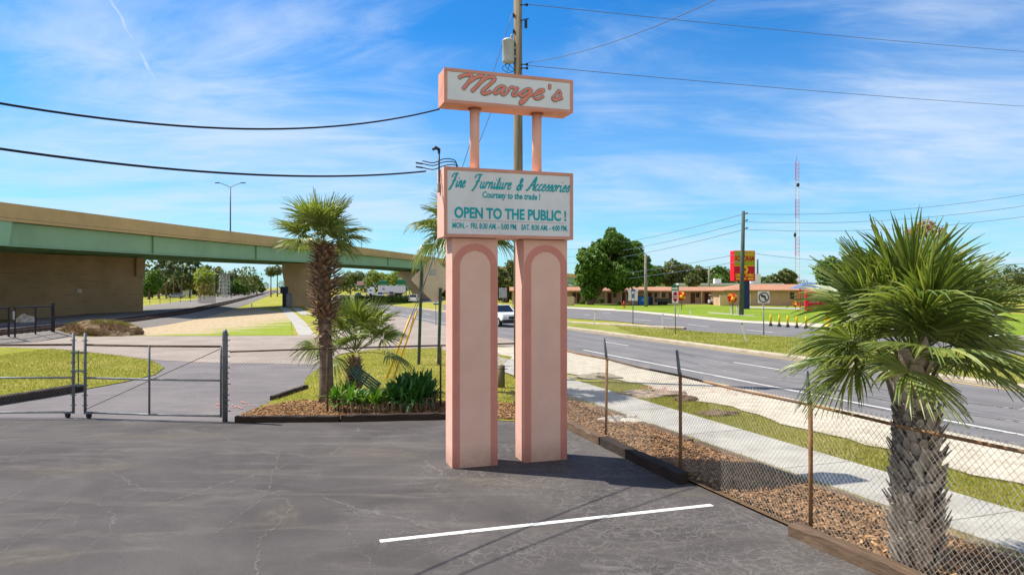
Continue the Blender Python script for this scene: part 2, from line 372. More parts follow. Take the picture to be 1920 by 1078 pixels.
# ------------------------------------------------------------------ the ground, one sheet to the horizon, and the sheets on it
sheet('ground', [(-4500, -60), (4500, -60), (4500, 8000), (-4500, 8000)], -.03, GR)
LOTEDGE = [TS(6.45, -9), TS(6.45, 15.6)]
sheet('parking_lot', [(-40, -9), TS(6.72, -9), TS(6.72, 7.2), TS(6.62, 10.2), TS(6.6, 15.25), (-.9, 17.25), G(825, 786), G(620, 792), G(440, 793), G(420, 792), G(150, 787), (-16, 17.1), (-40, 17.1)], .004, LOT)
sheet('driveway', [(-42, 17.14)]+[G(150, 786.6), G(420, 791.6), G(440, 792.4), G(520, 748), G(570, 724), G(640, 688), G(700, 662), G(700, 640), G(300, 640), G(0, 640), (-45, 40)], -.006, DRV)
sheet('side_street', [G(-500, 660), G(-500, 646), G(0, 640), G(110, 633), G(240, 630), G(592, 629), G(640, 614), G(700, 597), G(730, 590), TS(14.5, 86), TS(14.5, 34), TS(11.9, 37.2), G(960, 669), G(826, 652), G(700, 655), G(640, 663), G(600, 683), G(430, 681), G(310, 676), G(160, 662)], .002, STR)
# lawn left of the drive, lawn right of it, verge beyond the street
LAWNL = [G(-420, 652), G(0, 651), G(100, 655), G(160, 660), G(230, 668), G(285, 677), G(308, 690), G(290, 703), G(230, 717), G(165, 729), G(120, 737), G(0, 757), G(-420, 830)]
sheet('lawn', LAWNL, .02, GR)
LAWNR = [G(440, 790), G(470, 771), G(520, 747), G(568, 724), G(576, 706), G(602, 688), G(640, 664), G(700, 655.5), G(826, 652.5), G(960, 669), TS(8.6, 26), TS(8.3, 18.6), TS(6.5, 18.6), TS(6.5, 15.4), (-.9, 17.25), G(825, 786)]
sheet('lawn', LAWNR, .012, GR)
VERGE = [G(112, 633), G(240, 630), G(526, 629), G(548, 629), G(545, 600), G(532, 585), G(500, 580), G(470, 577), G(400, 584), G(300, 591), G(240, 598), G(150, 612)]
def verge_mat():
    m = bpy.data.materials.new('sandy_verge'); m.use_nodes = True; nt = m.node_tree; p = nt.nodes['Principled BSDF']; L = nt.links
    t = nd(nt, 'ShaderNodeTexCoord'); o = t.outputs['Object']; sp = nd(nt, 'ShaderNodeSeparateXYZ'); L.new(o, sp.inputs[0])
    g = nd(nt, 'ShaderNodeMapRange'); L.new(sp.outputs[0], g.inputs[0]); g.inputs[1].default_value = -27; g.inputs[2].default_value = -16; g.inputs[3].default_value = -.22; g.inputs[4].default_value = .3
    g2 = nd(nt, 'ShaderNodeMapRange'); L.new(sp.outputs[1], g2.inputs[0]); g2.inputs[1].default_value = 46; g2.inputs[2].default_value = 49.5; g2.inputs[3].default_value = .22; g2.inputs[4].default_value = .0
    mp = nd(nt, 'ShaderNodeMapping'); mp.inputs['Scale'].default_value = (.26, .42, 1); L.new(o, mp.inputs[0])
    n = nd(nt, 'ShaderNodeTexNoise', inp={'Scale': 1.0, 'Detail': 7.0, 'Roughness': .65, 'Distortion': .8}); L.new(mp.outputs[0], n.inputs['Vector'])
    f = ramp(nt, mathn(nt, 'ADD', mathn(nt, 'ADD', n.outputs[0], g.outputs[0]), g2.outputs[0]), [(.44, (0, 0, 0)), (.66, (1, 1, 1))]).outputs[0]
    n2 = nd(nt, 'ShaderNodeTexNoise', inp={'Scale': 2.5, 'Detail': 7.0, 'Roughness': .7}); L.new(o, n2.inputs['Vector'])
    s = ramp(nt, n2.outputs[0], [(.35, c(196, 176, 144)), (.66, c(150, 130, 102))]).outputs[0]
    gr = ramp(nt, n2.outputs[0], [(.35, c(112, 134, 34)), (.66, c(146, 152, 58))]).outputs[0]
    L.new(mixc(nt, f, s, gr), p.inputs['Base Color']); p.inputs['Roughness'].default_value = .95; p.inputs['Specular IOR Level'].default_value = .1
    b = nd(nt, 'ShaderNodeBump', inp={'Strength': .8, 'Distance': .05}); L.new(n2.outputs[0], b.inputs['Height']); L.new(b.outputs[0], p.inputs['Normal'])
    return m
sheet('verge', VERGE, .008, verge_mat())
sheet('path', [G(592, 629), G(560, 629), G(548, 606), G(532, 585), G(522, 575), G(534, 575), G(548, 583), G(572, 604)], .012, CON)
sheet('path', [TS(4.4, 86), TS(4.4, 118), TS(5.6, 118), TS(5.6, 86)], .004, CON)
# roadside strips, in road coordinates (t across, s along)
MS = -30
sheet('sidewalk', [TS(8.62, MS), TS(10.18, MS), TS(10.18, 24.5), TS(10.4, 27), TS(10.3, 36.2), TS(8.75, 36.8), TS(8.62, 24)], .018, CON)
mb = MB()
for s in np.arange(-2.0, 36, 3.05): mb.box(TS(9.4, s, .0185), (1.55, .016, .006), rot=rotz(math.atan2(RV.y, RV.x)))
struct(mk('sidewalk_joints', mb, mat('joint', c(120, 116, 108)), off=(0, 0, 0)))
jag = [TS(11.72+.16*math.sin(s*1.3)+.12*math.sin(s*3.1+1)+.1*rng.normal(), s) for s in np.arange(22, MS, -.6)]
sheet('sand_strip', [TS(14.46, MS), TS(14.46, 36)]+[TS(11.4, 36), TS(10.45, 30), TS(10.45, 25), TS(11.2, 23)]+jag, .006, SAND)
sheet('road', [TS(14.4, MS), TS(14.4, 900), TS(22.35, 900), TS(22.35, MS)], .01, ROAD)
def line(t, s0, s1, w=.13, m=PAINTW, z=.015):
    sheet('road_marking', [TS(t-w/2, s0), TS(t-w/2, s1), TS(t+w/2, s1), TS(t+w/2, s0)], z, m)
line(15.52, MS, 33.0, .14); line(15.5, 60, 300)
for k in range(-4, 24): line(19.0, 34.6-12.2*k*-1, 37.6-12.2*k*-1, .14)
line(22.02, MS, 300, .15, PAINTY)
sheet('worn_lane_seam', [TS(17.2, MS), TS(17.2, 60), TS(17.3, 60), TS(17.3, MS)], .0145, mat('seam', c(136, 134, 134), .9, c(118, 117, 118), 2))
# median kerb (real step) and grass
mb = MB()
def kerb(pts, w, h, nm='kerb', m=CURB):
    mb = MB()
    P = [np.array(p[:2]) for p in pts]
    for i in range(len(P)-1):
        d = P[i+1]-P[i]; L = np.linalg.norm(d); a = math.atan2(d[1], d[0])
        mb.box(((P[i]+P[i+1])/2).tolist()+[h/2-.02], (L+.02, w, h+.04), rot=rotz(a))
    return struct(mk(nm, mb, m, off=(0, 0, 0), bevel=.02))
kerb([TS(22.62, MS), TS(22.62, 110)], .52, .13)
sheet('median', [TS(22.88, MS), TS(22.88, 110), TS(24.5, 110), G(1000, 604), G(1064, 606), G(1150, 611), G(1284, 621), G(1350, 625.5), G(1528, 636), G(1700, 650), G(1920, 668), G(2200, 696), TS(31, MS)], .06, GRD)
FARN = [G(830, 590), G(1000, 593.5), G(1064, 596.5), G(1150, 602), G(1220, 609), G(1284, 619.5), G(1350, 625), G(1528, 635.5), G(1700, 649), G(1920, 667), G(2300, 704)]
FARF = [G(2300, 676), G(1920, 640), G(1640, 621), G(1469, 610), G(1350, 602.8), G(1280, 595), G(1175, 584.5), G(1064, 578.8), G(960, 575), G(830, 571)]
sheet('far_road', FARN+FARF, .012, ROAD)
def pxline(a, b, w=.16, m=PAINTW, z=.018):
    A, B = np.array(G(*a)), np.array(G(*b)); d = (B-A)/np.linalg.norm(B-A); n = np.array([-d[1], d[0], 0])*w/2
    sheet('road_marking', [A+n, B+n, B-n, A-n], z, m)
for a, b in (((1094, 590), (1106, 591.2)), ((1188, 598.5), (1220, 601.5)), ((1290, 609), (1330, 613)), ((1400, 619), (1450, 623.5)), ((1130, 586.2), (1145, 587.3)), ((1240, 596), (1262, 598))):
    pxline(a, b, .2)
def off_y(pts, dy): return [(p[0], p[1]+dy, p[2]) for p in pts]
pxedge = [(1064, 578.8), (1175, 584.5), (1280, 595), (1350, 602.8), (1469, 610), (1640, 621), (1920, 640)]
sheet('concrete_apron', [G(1000, 576.7), G(1064, 578.4), G(1175, 584.2), G(1280, 594.7), G(1350, 602.4), G(1469, 609.6), G(1640, 620.6), G(1920, 639.6), G(1920, 630), G(1640, 611.5), G(1469, 604), G(1410, 602), G(1350, 597), G(1280, 590), G(1190, 582.5), G(1170, 579.5), G(1064, 575.5), G(1000, 574)], .02, mat('apron', c(196, 186, 168), .9, c(176, 166, 148), 1, .3, 20))
sheet('lawn', [G(1155, 580.5), G(1190, 582.3), G(1280, 589.8), G(1350, 596.8), G(1410, 601.8), G(1640, 611.3), G(1920, 629.8), G(1920, 590), G(1540, 576), G(1400, 573), G(1240, 571.6), G(1060, 570.5), G(1060, 575), G(1150, 578.5)], .024, GRB)
sheet('concrete_walk', [G(1328, 587), G(1395, 592), G(1415, 593.2), G(1415, 592), G(1395, 590.5), G(1328, 585.5)], .03, CON)
sheet('concrete_walk', [G(1400, 577), G(1530, 582), G(1530, 578.5), G(1400, 575)], .03, CON)
# the low concrete separator of the turn lane
sep = [G(960, 603.5), G(1064, 606), G(1150, 611), G(1200, 613.5), G(1250, 616.5), G(1284, 617.5)]
mb = MB()
for i in range(len(sep)-1):
    a, b = np.array(sep[i]), np.array(sep[i+1]); d = b-a; L = np.linalg.norm(d)
    mb.box(((a+b)/2)+np.array([0, 0, .09]), (L+.05, .75, .18), rot=rotz(math.atan2(d[1], d[0])))
struct(mk('lane_separator', mb, CURB, off=(0, 0, 0), bevel=.04))
# mulch beds
sheet('mulch_bed', [TS(6.62, -9), TS(6.62, 18.7), TS(8.3, 18.7), TS(8.28, -9)], .04, EARTH)
BEDM = [G(440, 788), G(455, 778), G(500, 762), G(560, 753), G(640, 752), G(760, 752), G(960, 758), TS(6.5, 18.5), TS(6.4, 15.6), (-.9, 17.4), G(825, 786.5), G(620, 790)]
sheet('mulch_bed', BEDM, .02, EARTH)
sheet('dirt_strip', [TS(8.28, -9), TS(8.64, -9), TS(8.64, 20), TS(8.28, 20)], .012, DUST)
# parking stall line
A, B = np.array(G(712, 1015)), np.array(G(1335, 947)); d = (B-A)/np.linalg.norm(B-A); n = np.array([-d[1], d[0], 0])*.052
sheet('stall_line', [A+n, B+n, B-n, A-n], .0085, mat('stall_paint', c(232, 229, 222), .75, c(206, 203, 196), 9, dirt=c(128, 124, 119), dscale=7))
# pale utility paint on the drive and the sand
def spray(pts, col, nm):
    g = np.random.default_rng(len(pts)+int(col[0]*1000)); mb = MB()
    for px, py, k in pts:
        x, y, _ = G(px, py)
        for i in range(k):
            a = g.uniform(0, PI); L = g.uniform(.1, .45); q = (x+g.normal()*.25, y+g.normal()*.25)
            mb.box((q[0], q[1], .0225+.0004*i), (L, .028, .002), rot=rotz(a))
    return struct(mk(nm, mb, mat(nm, col, .9, tuple(x*.85 for x in col), 8), off=(0, 0, 0)))
spray([(1215, 735, 14), (1222, 728, 10)], c(222, 140, 128), 'spray_marking')
spray([(1360, 732, 8), (1400, 738, 6)], c(226, 150, 140), 'spray_marking')
spray([(445, 762, 9)], c(190, 120, 116), 'spray_marking')
spray([(1262, 639, 10)], c(120, 210, 140), 'spray_marking')
spray([(372, 680, 5)], c(140, 180, 160), 'spray_marking')
sheet('worn_patch', [G(508, 677), G(552, 675), G(545, 681), G(515, 683)], .0095, mat('patch', c(196, 190, 180), .9, c(160, 156, 150), 4))

# ------------------------------------------------------------------ loose ground cover: mulch, grass
def scatter(name, poly, n, fn, mats, z=0, label=None, cat=None, seed=1, keep=None):
    g = np.random.default_rng(seed); P = np.array([p[:2] for p in poly]); lo, hi = P.min(0), P.max(0); pts = []
    while len(pts) < n:
        q = g.uniform(lo, hi, (n*2, 2)); x, y = q[:, 0], q[:, 1]; ins = np.zeros(len(q), bool)
        for i in range(len(P)):
            a, b = P[i], P[i-1]
            w = ((a[1] > y) != (b[1] > y)) & (x < (b[0]-a[0])*(y-a[1])/(b[1]-a[1]+1e-12)+a[0]); ins ^= w
        if keep is not None: ins &= keep(q, g)
        pts.extend(q[ins].tolist())
    V, f, mi = fn(np.array(pts[:n]), g)
    o = bpy.data.objects.new(name, mesh_from(name, V, f, mi, mats)); COL.objects.link(o)
    o['kind'] = 'stuff'; o['label'] = label; o['category'] = cat or name; return o
def chips(z0, size, hgt=.05):
    def fn(p, g):
        n = len(p); a = g.uniform(0, 2*PI, n); tl = g.uniform(-.5, .5, (n, 2)); L = g.uniform(.5, 1.3, n)*size; w = L*g.uniform(.25, .6, n)
        ux = np.stack([np.cos(a), np.sin(a), tl[:, 0]], 1); uy = np.stack([-np.sin(a), np.cos(a), tl[:, 1]], 1)
        C = np.stack([p[:, 0], p[:, 1], z0+g.uniform(0, hgt, n)], 1); mid = C+np.stack([0*a, 0*a, g.uniform(-.3, .5, n)*w], 1)
        V = np.stack([C-ux*L[:, None]-uy*w[:, None], mid+0*ux-uy*w[:, None]*.8, C+ux*L[:, None]-uy*w[:, None]*.6, C+ux*L[:, None]+uy*w[:, None], mid+uy*w[:, None], C-ux*L[:, None]+uy*w[:, None]*.7], 1).reshape(-1, 3)
        f = []
        for i in range(n): k = 6*i; f += [[k, k+1, k+4, k+5], [k+1, k+2, k+3, k+4]]
        return V, f, None
    return fn
def blades(z0, h, w, lean=.5):
    def fn(p, g):
        n = len(p); a = g.uniform(0, 2*PI, n); H = g.uniform(.5, 1.25, n)*h; b = g.uniform(0, 2*PI, n); ln = g.uniform(.1, lean, n)*H
        C = np.stack([p[:, 0], p[:, 1], np.full(n, z0)], 1); u = np.stack([np.cos(a), np.sin(a), 0*a], 1)*w; l = np.stack([np.cos(b)*ln, np.sin(b)*ln, H], 1)
        V = np.stack([C-u, C+u, C+l], 1).reshape(-1, 3)
        return V, [[3*i, 3*i+1, 3*i+2] for i in range(n)], None
    return fn
MULCH = leafmat('mulch_chips', c(100, 68, 42), c(150, 110, 72), c(184, 146, 104), trans=.05, rough=.9, nscale=.8)
BLADE = leafmat('grass_blades', c(122, 124, 42), c(154, 150, 62), c(184, 172, 102), trans=.3, rough=.7, nscale=.5, spec=.15)
BLADEB = leafmat('dry_blades', c(146, 146, 70), c(176, 166, 100), c(196, 180, 130), trans=.25, rough=.8, nscale=.5, spec=.1)
scatter('mulch', [TS(6.72, 3.5), TS(6.72, 18.5), TS(8.2, 18.5), TS(8.2, 3.5)], 30000, chips(.045, .032, .05), [MULCH], label='brown wood chip mulch between the timbers along the fence', seed=3)
scatter('mulch', BEDM, 14000, chips(.025, .034, .05), [MULCH], label='brown wood chip mulch around the palms behind the sign', seed=4)
GSTRIP = [TS(10.2, 4), TS(10.2, 24), TS(10.6, 25)]+[p for p in jag if True]
GSTRIP = [TS(10.2, 2), TS(10.2, 21.5), TS(11.3, 22)]+[TS(11.72+.16*math.sin(s*1.3)+.12*math.sin(s*3.1+1), s) for s in np.arange(21.4, 2, -.6)]
scatter('grass', GSTRIP, 42000, blades(-.02, .055, .006), [BLADE], label='short grass strip between sidewalk and sand', seed=5)
scatter('grass', LAWNR, 36000, blades(.01, .06, .009), [BLADEB], label='dry lawn grass behind the shrubs and palms', seed=6)
scatter('grass', LAWNL, 30000, blades(.018, .07, .011), [BLADE], label='lawn grass beyond the chain link gate', seed=7, keep=lambda q, g: q[:, 0] > -24)
MED = [TS(22.95, 8), TS(22.95, 40), G(1150, 613), G(1284, 622), G(1528, 637), G(1700, 651), G(1920, 669), TS(29, 8)]
scatter('grass', MED, 26000, blades(.055, .09, .016), [BLADE], label='grass of the road median', seed=8)
scatter('leaf_litter', [TS(6.9, 4.8), TS(6.9, 6.8), TS(7.4, 6.8), TS(7.4, 4.8)], 260, chips(.07, .05, .09), [leafmat('dead_leaves', c(150, 96, 52), c(196, 148, 92), c(222, 186, 130), trans=.15, nscale=3)], label='dry tan leaves gathered at the foot of the palm', seed=9)
scatter('weeds', [TS(8.3, 4), TS(8.3, 18), TS(8.62, 18), TS(8.62, 4)], 2600, blades(.01, .07, .006), [BLADEB], label='dry weeds between timber and sidewalk', seed=10)
# timbers edging the lot
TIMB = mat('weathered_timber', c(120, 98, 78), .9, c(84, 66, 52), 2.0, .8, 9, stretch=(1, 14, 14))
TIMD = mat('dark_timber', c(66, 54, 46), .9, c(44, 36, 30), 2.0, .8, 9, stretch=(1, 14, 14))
def timber(a, b, w, h, m, label, z=0.0, group='timbers edging the parking lot', sag=.0):
    A, B = np.array(a), np.array(b); d = (B-A)[:2]; L = np.linalg.norm(d); ang = math.atan2(d[1], d[0])
    o = bpy.data.objects.new('timber', None)
    mb = MB(); g = np.random.default_rng(int(L*100)); n = 14; prof = [(-w/2, 0), (w/2, 0), (w/2, h*.9), (w/2*.86, h), (-w/2*.86, h), (-w/2, h*.9)]
    V = []
    for i in range(n+1):
        x = -L/2+L*i/n
        for (y, zz) in prof: V.append((x, y+g.normal()*.006, zz+(g.normal()*.006 if zz > 0 else 0)))
    f = [[i*6+j, i*6+(j+1) % 6, (i+1)*6+(j+1) % 6, (i+1)*6+j] for i in range(n) for j in range(6)]+[[5, 4, 3, 2, 1, 0], [n*6+j for j in range(6)]]
    mb.add(V, f)
    me = mesh_from('timber', mb.V(), [q[::-1] for q in mb.f], None, [m]); o = bpy.data.objects.new('timber', me); COL.objects.link(o)
    o.location = ((A[0]+B[0])/2, (A[1]+B[1])/2, z); o.rotation_euler = (0, 0, ang); return tag(o, label, 'timber', group)
timber(TS(6.62, 15.35), TS(6.55, 13.0), .2, .17, TIMB, 'grey weathered timber starting beside the right sign pillar')
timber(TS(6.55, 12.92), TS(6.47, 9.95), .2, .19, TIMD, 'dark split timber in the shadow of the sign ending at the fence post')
timber(TS(6.5, 7.45), TS(6.62, 4.9), .2, .16, TIMB, 'bare brown timber at the foot of the nearest palm')
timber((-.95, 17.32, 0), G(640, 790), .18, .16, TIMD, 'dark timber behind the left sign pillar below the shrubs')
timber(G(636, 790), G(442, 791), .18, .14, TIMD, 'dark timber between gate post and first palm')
timber(TS(8.3, 12.3), TS(8.28, 7.8), .15, .09, TIMB, 'long thin timber along the back of the mulch bed beside the sidewalk', group=None)
timber(TS(8.32, 16.8), TS(8.3, 12.5), .15, .09, TIMB, 'half buried timber at the back of the bed near the pale slab', group=None)
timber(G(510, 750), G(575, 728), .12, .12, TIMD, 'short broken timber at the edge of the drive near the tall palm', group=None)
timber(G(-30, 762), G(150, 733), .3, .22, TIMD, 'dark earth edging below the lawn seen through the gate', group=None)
# concrete slab and dirt mounds by the road
def mound(name, px, py, rx, ry, h, m, label, cat, seed, stuff=None):
    x, y, _ = G(px, py); big = name == 'spoil_heap'; mb = MB().blob((0, 0, 0), (rx, ry, h if big or 'slab' in name or 'rubble' in name else h*.65), .2 if big else .28, seed, 64 if big else 28, 18 if big else 9, half=True)
    g = np.random.default_rng(seed); V = mb.V(); V += g.normal(0, .03, V.shape)*min(1, h)*(1.3 if name == 'spoil_heap' else 1)
    mb.v = [V]; o = mk(name, mb, m, off=(0, 0, 0), smooth=False); o.location = (x, y, -.01); return tag(o, label, cat)
mound('dirt_mound', 1118, 707, .9, .55, .2, mat('gravelly_dirt', c(164, 154, 134), .95, c(126, 116, 96), 9, 1, 30), 'low gravelly mound beside the sidewalk near the right pillar', 'mound', 2)
mound('dirt_mound', 1222, 738, 1.1, .6, .16, mat('pinkish_dirt', c(176, 158, 140), .95, c(132, 110, 92), 9, 1, 30), 'pink sprayed earth mound at the bend of the sidewalk', 'mound', 3)
mound('dirt_mound', 1287, 749, .35, .28, .18, mat('clump_dirt', c(126, 104, 80), .95, c(90, 72, 54), 12, 1, 30), 'small brown clump of dug earth on the grass strip', 'mound', 5)
mound('dirt_mound', 1345, 775, .6, .3, .12, mat('clump_dirt', c(126, 104, 80)), 'flat brown scrape of earth further along the grass strip', 'mound', 6)
mound('concrete_slab', 1170, 793, .62, .36, .16, mat('slab', c(200, 192, 178), .9, c(170, 162, 150), 6, .6, 20), 'broken pale concrete slab in the mulch beside the fence', 'slab', 9)
mound('concrete_rubble', 232, 626, .8, .45, .3, mat('slab', c(200, 192, 178)), 'pale lump of concrete at the foot of the grassy spoil heap', 'rubble', 11)
mound('concrete_rubble', 47, 611, .9, .5, .8, mat('slab', c(200, 192, 178)), 'pale concrete lump in the bridge shadow behind the pipe gate', 'rubble', 12)
STRAW = leafmat('heap_straw', c(96, 118, 36), c(136, 138, 60), c(172, 160, 100), trans=.2, rough=.9, nscale=.6, spec=.1)
sp_ = mound('spoil_heap', 186, 628, 2.75, 1.5, .88, mat('heap', c(150, 126, 96), .95, c(104, 86, 62), 2.4, 1, 10), 'heap of earth and dead brush topped with grass beside the tracks', 'spoil heap', 13)
def heap_blades(p, g):
    V, f, _ = blades(0, .17, .02, 1.3)(p, g); V = V.reshape(-1, 3, 3)
    r = np.clip(1-(p[:, 0]/2.75)**2-(p[:, 1]/1.5)**2, 0, 1)**.5; V[:, :, 2] += (r*.9+.0)[:, None]; return V.reshape(-1, 3), f, None
el = [(2.3*math.cos(q), .2+.95*math.sin(q)) for q in np.linspace(0, 2*PI, 24)[:-1]]
hg = scatter('grass', el, 5200, heap_blades, [STRAW], seed=14, label='x'); del hg['category']; del hg['label']; hg.parent = sp_; hg.name = 'grass_cover'
hg2 = scatter('brush', [(2.4*math.cos(q), -.2+1.2*math.sin(q)) for q in np.linspace(0, 2*PI, 24)[:-1]], 4200, heap_blades, [leafmat('dead_brush', c(96, 74, 52), c(140, 112, 84), c(176, 150, 120), trans=.05, rough=.9)], seed=15, label='x'); del hg2['category']; del hg2['label']; hg2.parent = sp_; hg2.name = 'dead_brush'

# long cracks and dusty patches in the old paving of the lot
def soft_mat(name, col, lo, hi, scale):
    m = bpy.data.materials.new(name); m.use_nodes = True; nt = m.node_tree; p = nt.nodes['Principled BSDF']; p.inputs['Base Color'].default_value = (*col, 1); p.inputs['Roughness'].default_value = .95; p.inputs['Specular IOR Level'].default_value = .1
    t = nd(nt, 'ShaderNodeTexCoord'); n = nd(nt, 'ShaderNodeTexNoise', inp={'Scale': scale, 'Detail': 7.0, 'Roughness': .7}); nt.links.new(t.outputs['Object'], n.inputs['Vector'])
    nt.links.new(ramp(nt, n.outputs[0], [(lo, (0, 0, 0)), (hi, (.75, .75, .75))]).outputs[0], p.inputs['Alpha']); return m
CRK = soft_mat('crack_fill', c(126, 120, 113), .40, .64, 7.0)
gq = np.random.default_rng(21)
for path, w in (([(528, 846), (512, 880), (505, 922), (535, 938), (548, 950), (525, 980), (492, 1008), (484, 1040), (478, 1085)], .05), ([(505, 922), (480, 945), (440, 975), (405, 1000)], .035), ([(90, 895), (45, 920), (-10, 952)], .03), ([(152, 924), (80, 980), (-10, 1042)], .03), ([(120, 965), (145, 972), (138, 990), (120, 1003)], .025), ([(868, 882), (880, 895), (896, 912), (930, 903), (970, 896)], .03), ([(896, 912), (870, 945), (850, 975), (872, 1010)], .025), ([(645, 985), (665, 1020), (690, 1050), (705, 1085)], .025), ([(240, 795), (232, 806), (160, 812), (105, 830)], .03), ([(1020, 905), (1090, 930), (1150, 925), (1230, 940)], .03), ([(1120, 1000), (1180, 985), (1260, 1010), (1340, 1000)], .03)):
    P = np.array([G(*q) for q in path]); Q = []
    for i in range(len(P)-1):
        for k in np.linspace(0, 1, 9)[:-1]: Q.append(P[i]+(P[i+1]-P[i])*k+np.array([gq.normal()*.022, gq.normal()*.022, 0]))
    Q.append(P[-1]); Q = np.array(Q); T = np.gradient(Q, axis=0); T /= np.linalg.norm(T, axis=1)[:, None]; N = np.stack([-T[:, 1], T[:, 0], 0*T[:, 0]], 1); V = []
    for q, nn_ in zip(Q, N): ww = w*gq.uniform(.25, 1.0); V += [q+nn_*ww/2+np.array([0, 0, .0095]), q-nn_*ww/2+np.array([0, 0, .0095])]
    struct(mk('paving_crack', MB().add(V, [[2*i+1, 2*i+3, 2*i+2, 2*i] for i in range(len(Q)-1)]), CRK, off=(0, 0, 0)))
def dust_mat():
    m = bpy.data.materials.new('lot_dust'); m.use_nodes = True; nt = m.node_tree; p = nt.nodes['Principled BSDF']; p.inputs['Base Color'].default_value = (*c(128, 119, 107), 1); p.inputs['Roughness'].default_value = .95; p.inputs['Specular IOR Level'].default_value = .1
    t = nd(nt, 'ShaderNodeTexCoord'); n = nd(nt, 'ShaderNodeTexNoise', inp={'Scale': 3.0, 'Detail': 8.0, 'Roughness': .7}); nt.links.new(t.outputs['Object'], n.inputs['Vector'])
    ln = nd(nt, 'ShaderNodeVectorMath', operation='LENGTH'); nt.links.new(t.outputs['Object'], ln.inputs[0])
    f = nd(nt, 'ShaderNodeMapRange', interpolation_type='SMOOTHSTEP'); nt.links.new(ln.outputs['Value'], f.inputs[0]); f.inputs[1].default_value = .98; f.inputs[2].default_value = .2
    k = mathn(nt, 'MULTIPLY', f.outputs[0], ramp(nt, n.outputs[0], [(.36, (0, 0, 0)), (.68, (.62, .62, .62))]).outputs[0]); nt.links.new(k, p.inputs['Alpha']); return m
DUSTM = dust_mat()
for k, (px, py, rx, ry, an) in enumerate(((310, 818, 2.2, .55, .1), (525, 965, .45, .8, .3), (930, 905, 1.3, .55, -.2), (60, 1045, .8, .5, .2), (1285, 925, .55, .3, -.4), (700, 850, 1.4, .7, 0), (150, 880, 1.6, .6, .2))):
    x, y, _ = G(px, py); o = mk('paving_dust', MB().add([(math.cos(q), math.sin(q), 0) for q in np.linspace(0, 2*PI, 33)[:-1]], [list(range(32))]), DUSTM, off=(0, 0, 0)); o.location = (x, y, .0062+.0002*k); o.scale = (rx, ry, 1); o.rotation_euler = (0, 0, an); struct(o)
bpy.data.objects['stall_line'].data.materials[0] = soft_mat('worn_stall_paint', c(244, 242, 236), .27, .46, 10.0)

bpy.data.objects['worn_patch'].data.materials[0] = soft_mat('worn_patch_soft', c(190, 184, 174), .42, .66, 3.0)
# ------------------------------------------------------------------ pylon shop sign
PEACH = mat('peach_stucco', c(230, 184, 166), .85, c(223, 176, 158), 2, .5, 60, dirt=c(212, 166, 148), dscale=1.2, splash=c(150, 112, 92))
TRIM = mat('salmon_trim', c(212, 144, 131), .8, c(205, 137, 124), 2, .5, 60, dirt=c(200, 134, 121), dscale=1.5, splash=c(140, 96, 82))
PANEL = mat('pale_panel', c(232, 194, 178), .85, c(225, 186, 169), 1.5, .35, 60, dirt=c(218, 182, 166), dscale=1, splash=c(160, 128, 108))
CABM = mat('orange_peach_metal', c(226, 160, 132), .55, c(219, 152, 124), 2, dirt=c(196, 124, 90), dscale=2)
CABF = mat('frame_metal', c(210, 152, 134), .5, c(200, 142, 124), 3)
CABL = mat('pale_peach_metal', c(228, 182, 164), .55, c(220, 174, 156), 2)
FACE = mat('sign_acrylic', c(222, 226, 232), .45, c(213, 218, 225), 1.5, dirt=c(206, 205, 208), dscale=1.1, spec=.4)
TEAL = mat('teal_letter', c(0, 170, 182), .5); TEALD = mat('teal_outline', c(84, 140, 140), .5); CORAL = mat('coral_letter', c(228, 140, 124), .5, c(220, 130, 114), 8)
SA = R(18.5); SE = np.array([math.cos(SA), math.sin(SA), 0]); SD = np.array([-math.sin(SA), math.cos(SA), 0]); SZ = np.array([0, 0, 1.0])
SROT = rotz(SA); FL = np.array([-1.057, 12.52, 0])
SCTR = FL+SE*1.1+SD*.27
sign = thing('shop_sign', 'tall salmon pink double pillar shop sign with two white lettered cabinets', 'sign', tuple(SCTR))
def SP(u, w, z): return FL+SE*u+SD*w+SZ*z      # sign frame: along, behind front, up
PT = 4.075
for u0, u1 in ((0, .845), (1.345, 2.2)):
    wd = u1-u0; mb = MB().box(SP((u0+u1)/2, .245, PT/2), (wd, .49, PT), rot=SROT)
    p = mk('pillar', mb, PEACH, sign, bevel=.006)
    # raised arch band
    r_o = wd/2-.012; r_i = wd/2-.135; zc_ = 3.98-r_o; nA = 20
    out = [(-r_o, 0.004)]+[(-r_o*math.cos(PI*i/nA), zc_+r_o*math.sin(PI*i/nA)) for i in range(nA+1)]+[(r_o, 0.004)]
    inn = [(-r_i, 0.004)]+[(-r_i*math.cos(PI*i/nA), zc_+r_i*math.sin(PI*i/nA)) for i in range(nA+1)]+[(r_i, 0.004)]
    mb = MB(); n = len(out); O = SP((u0+u1)/2, 0, 0)
    def pt(q, d): return O+SE*q[0]+SZ*q[1]-SD*d
    V = [pt(q, -.01) for q in out]+[pt(q, -.01) for q in inn]+[pt(q, .012) for q in out]+[pt(q, .012) for q in inn]
    f = []
    for i in range(n-1):
        f += [[2*n+i, 2*n+i+1, 3*n+i+1, 3*n+i][::-1], [i, i+1, 2*n+i+1, 2*n+i], [n+i, n+i+1, 3*n+i+1, 3*n+i][::-1]]
    mb.add(V, f); mk('arch_trim', mb, TRIM, p)
    mb = MB().extr(inn, O-SD*.004, SE, SZ, SD, .012); mk('arch_panel', mb, PANEL, p)
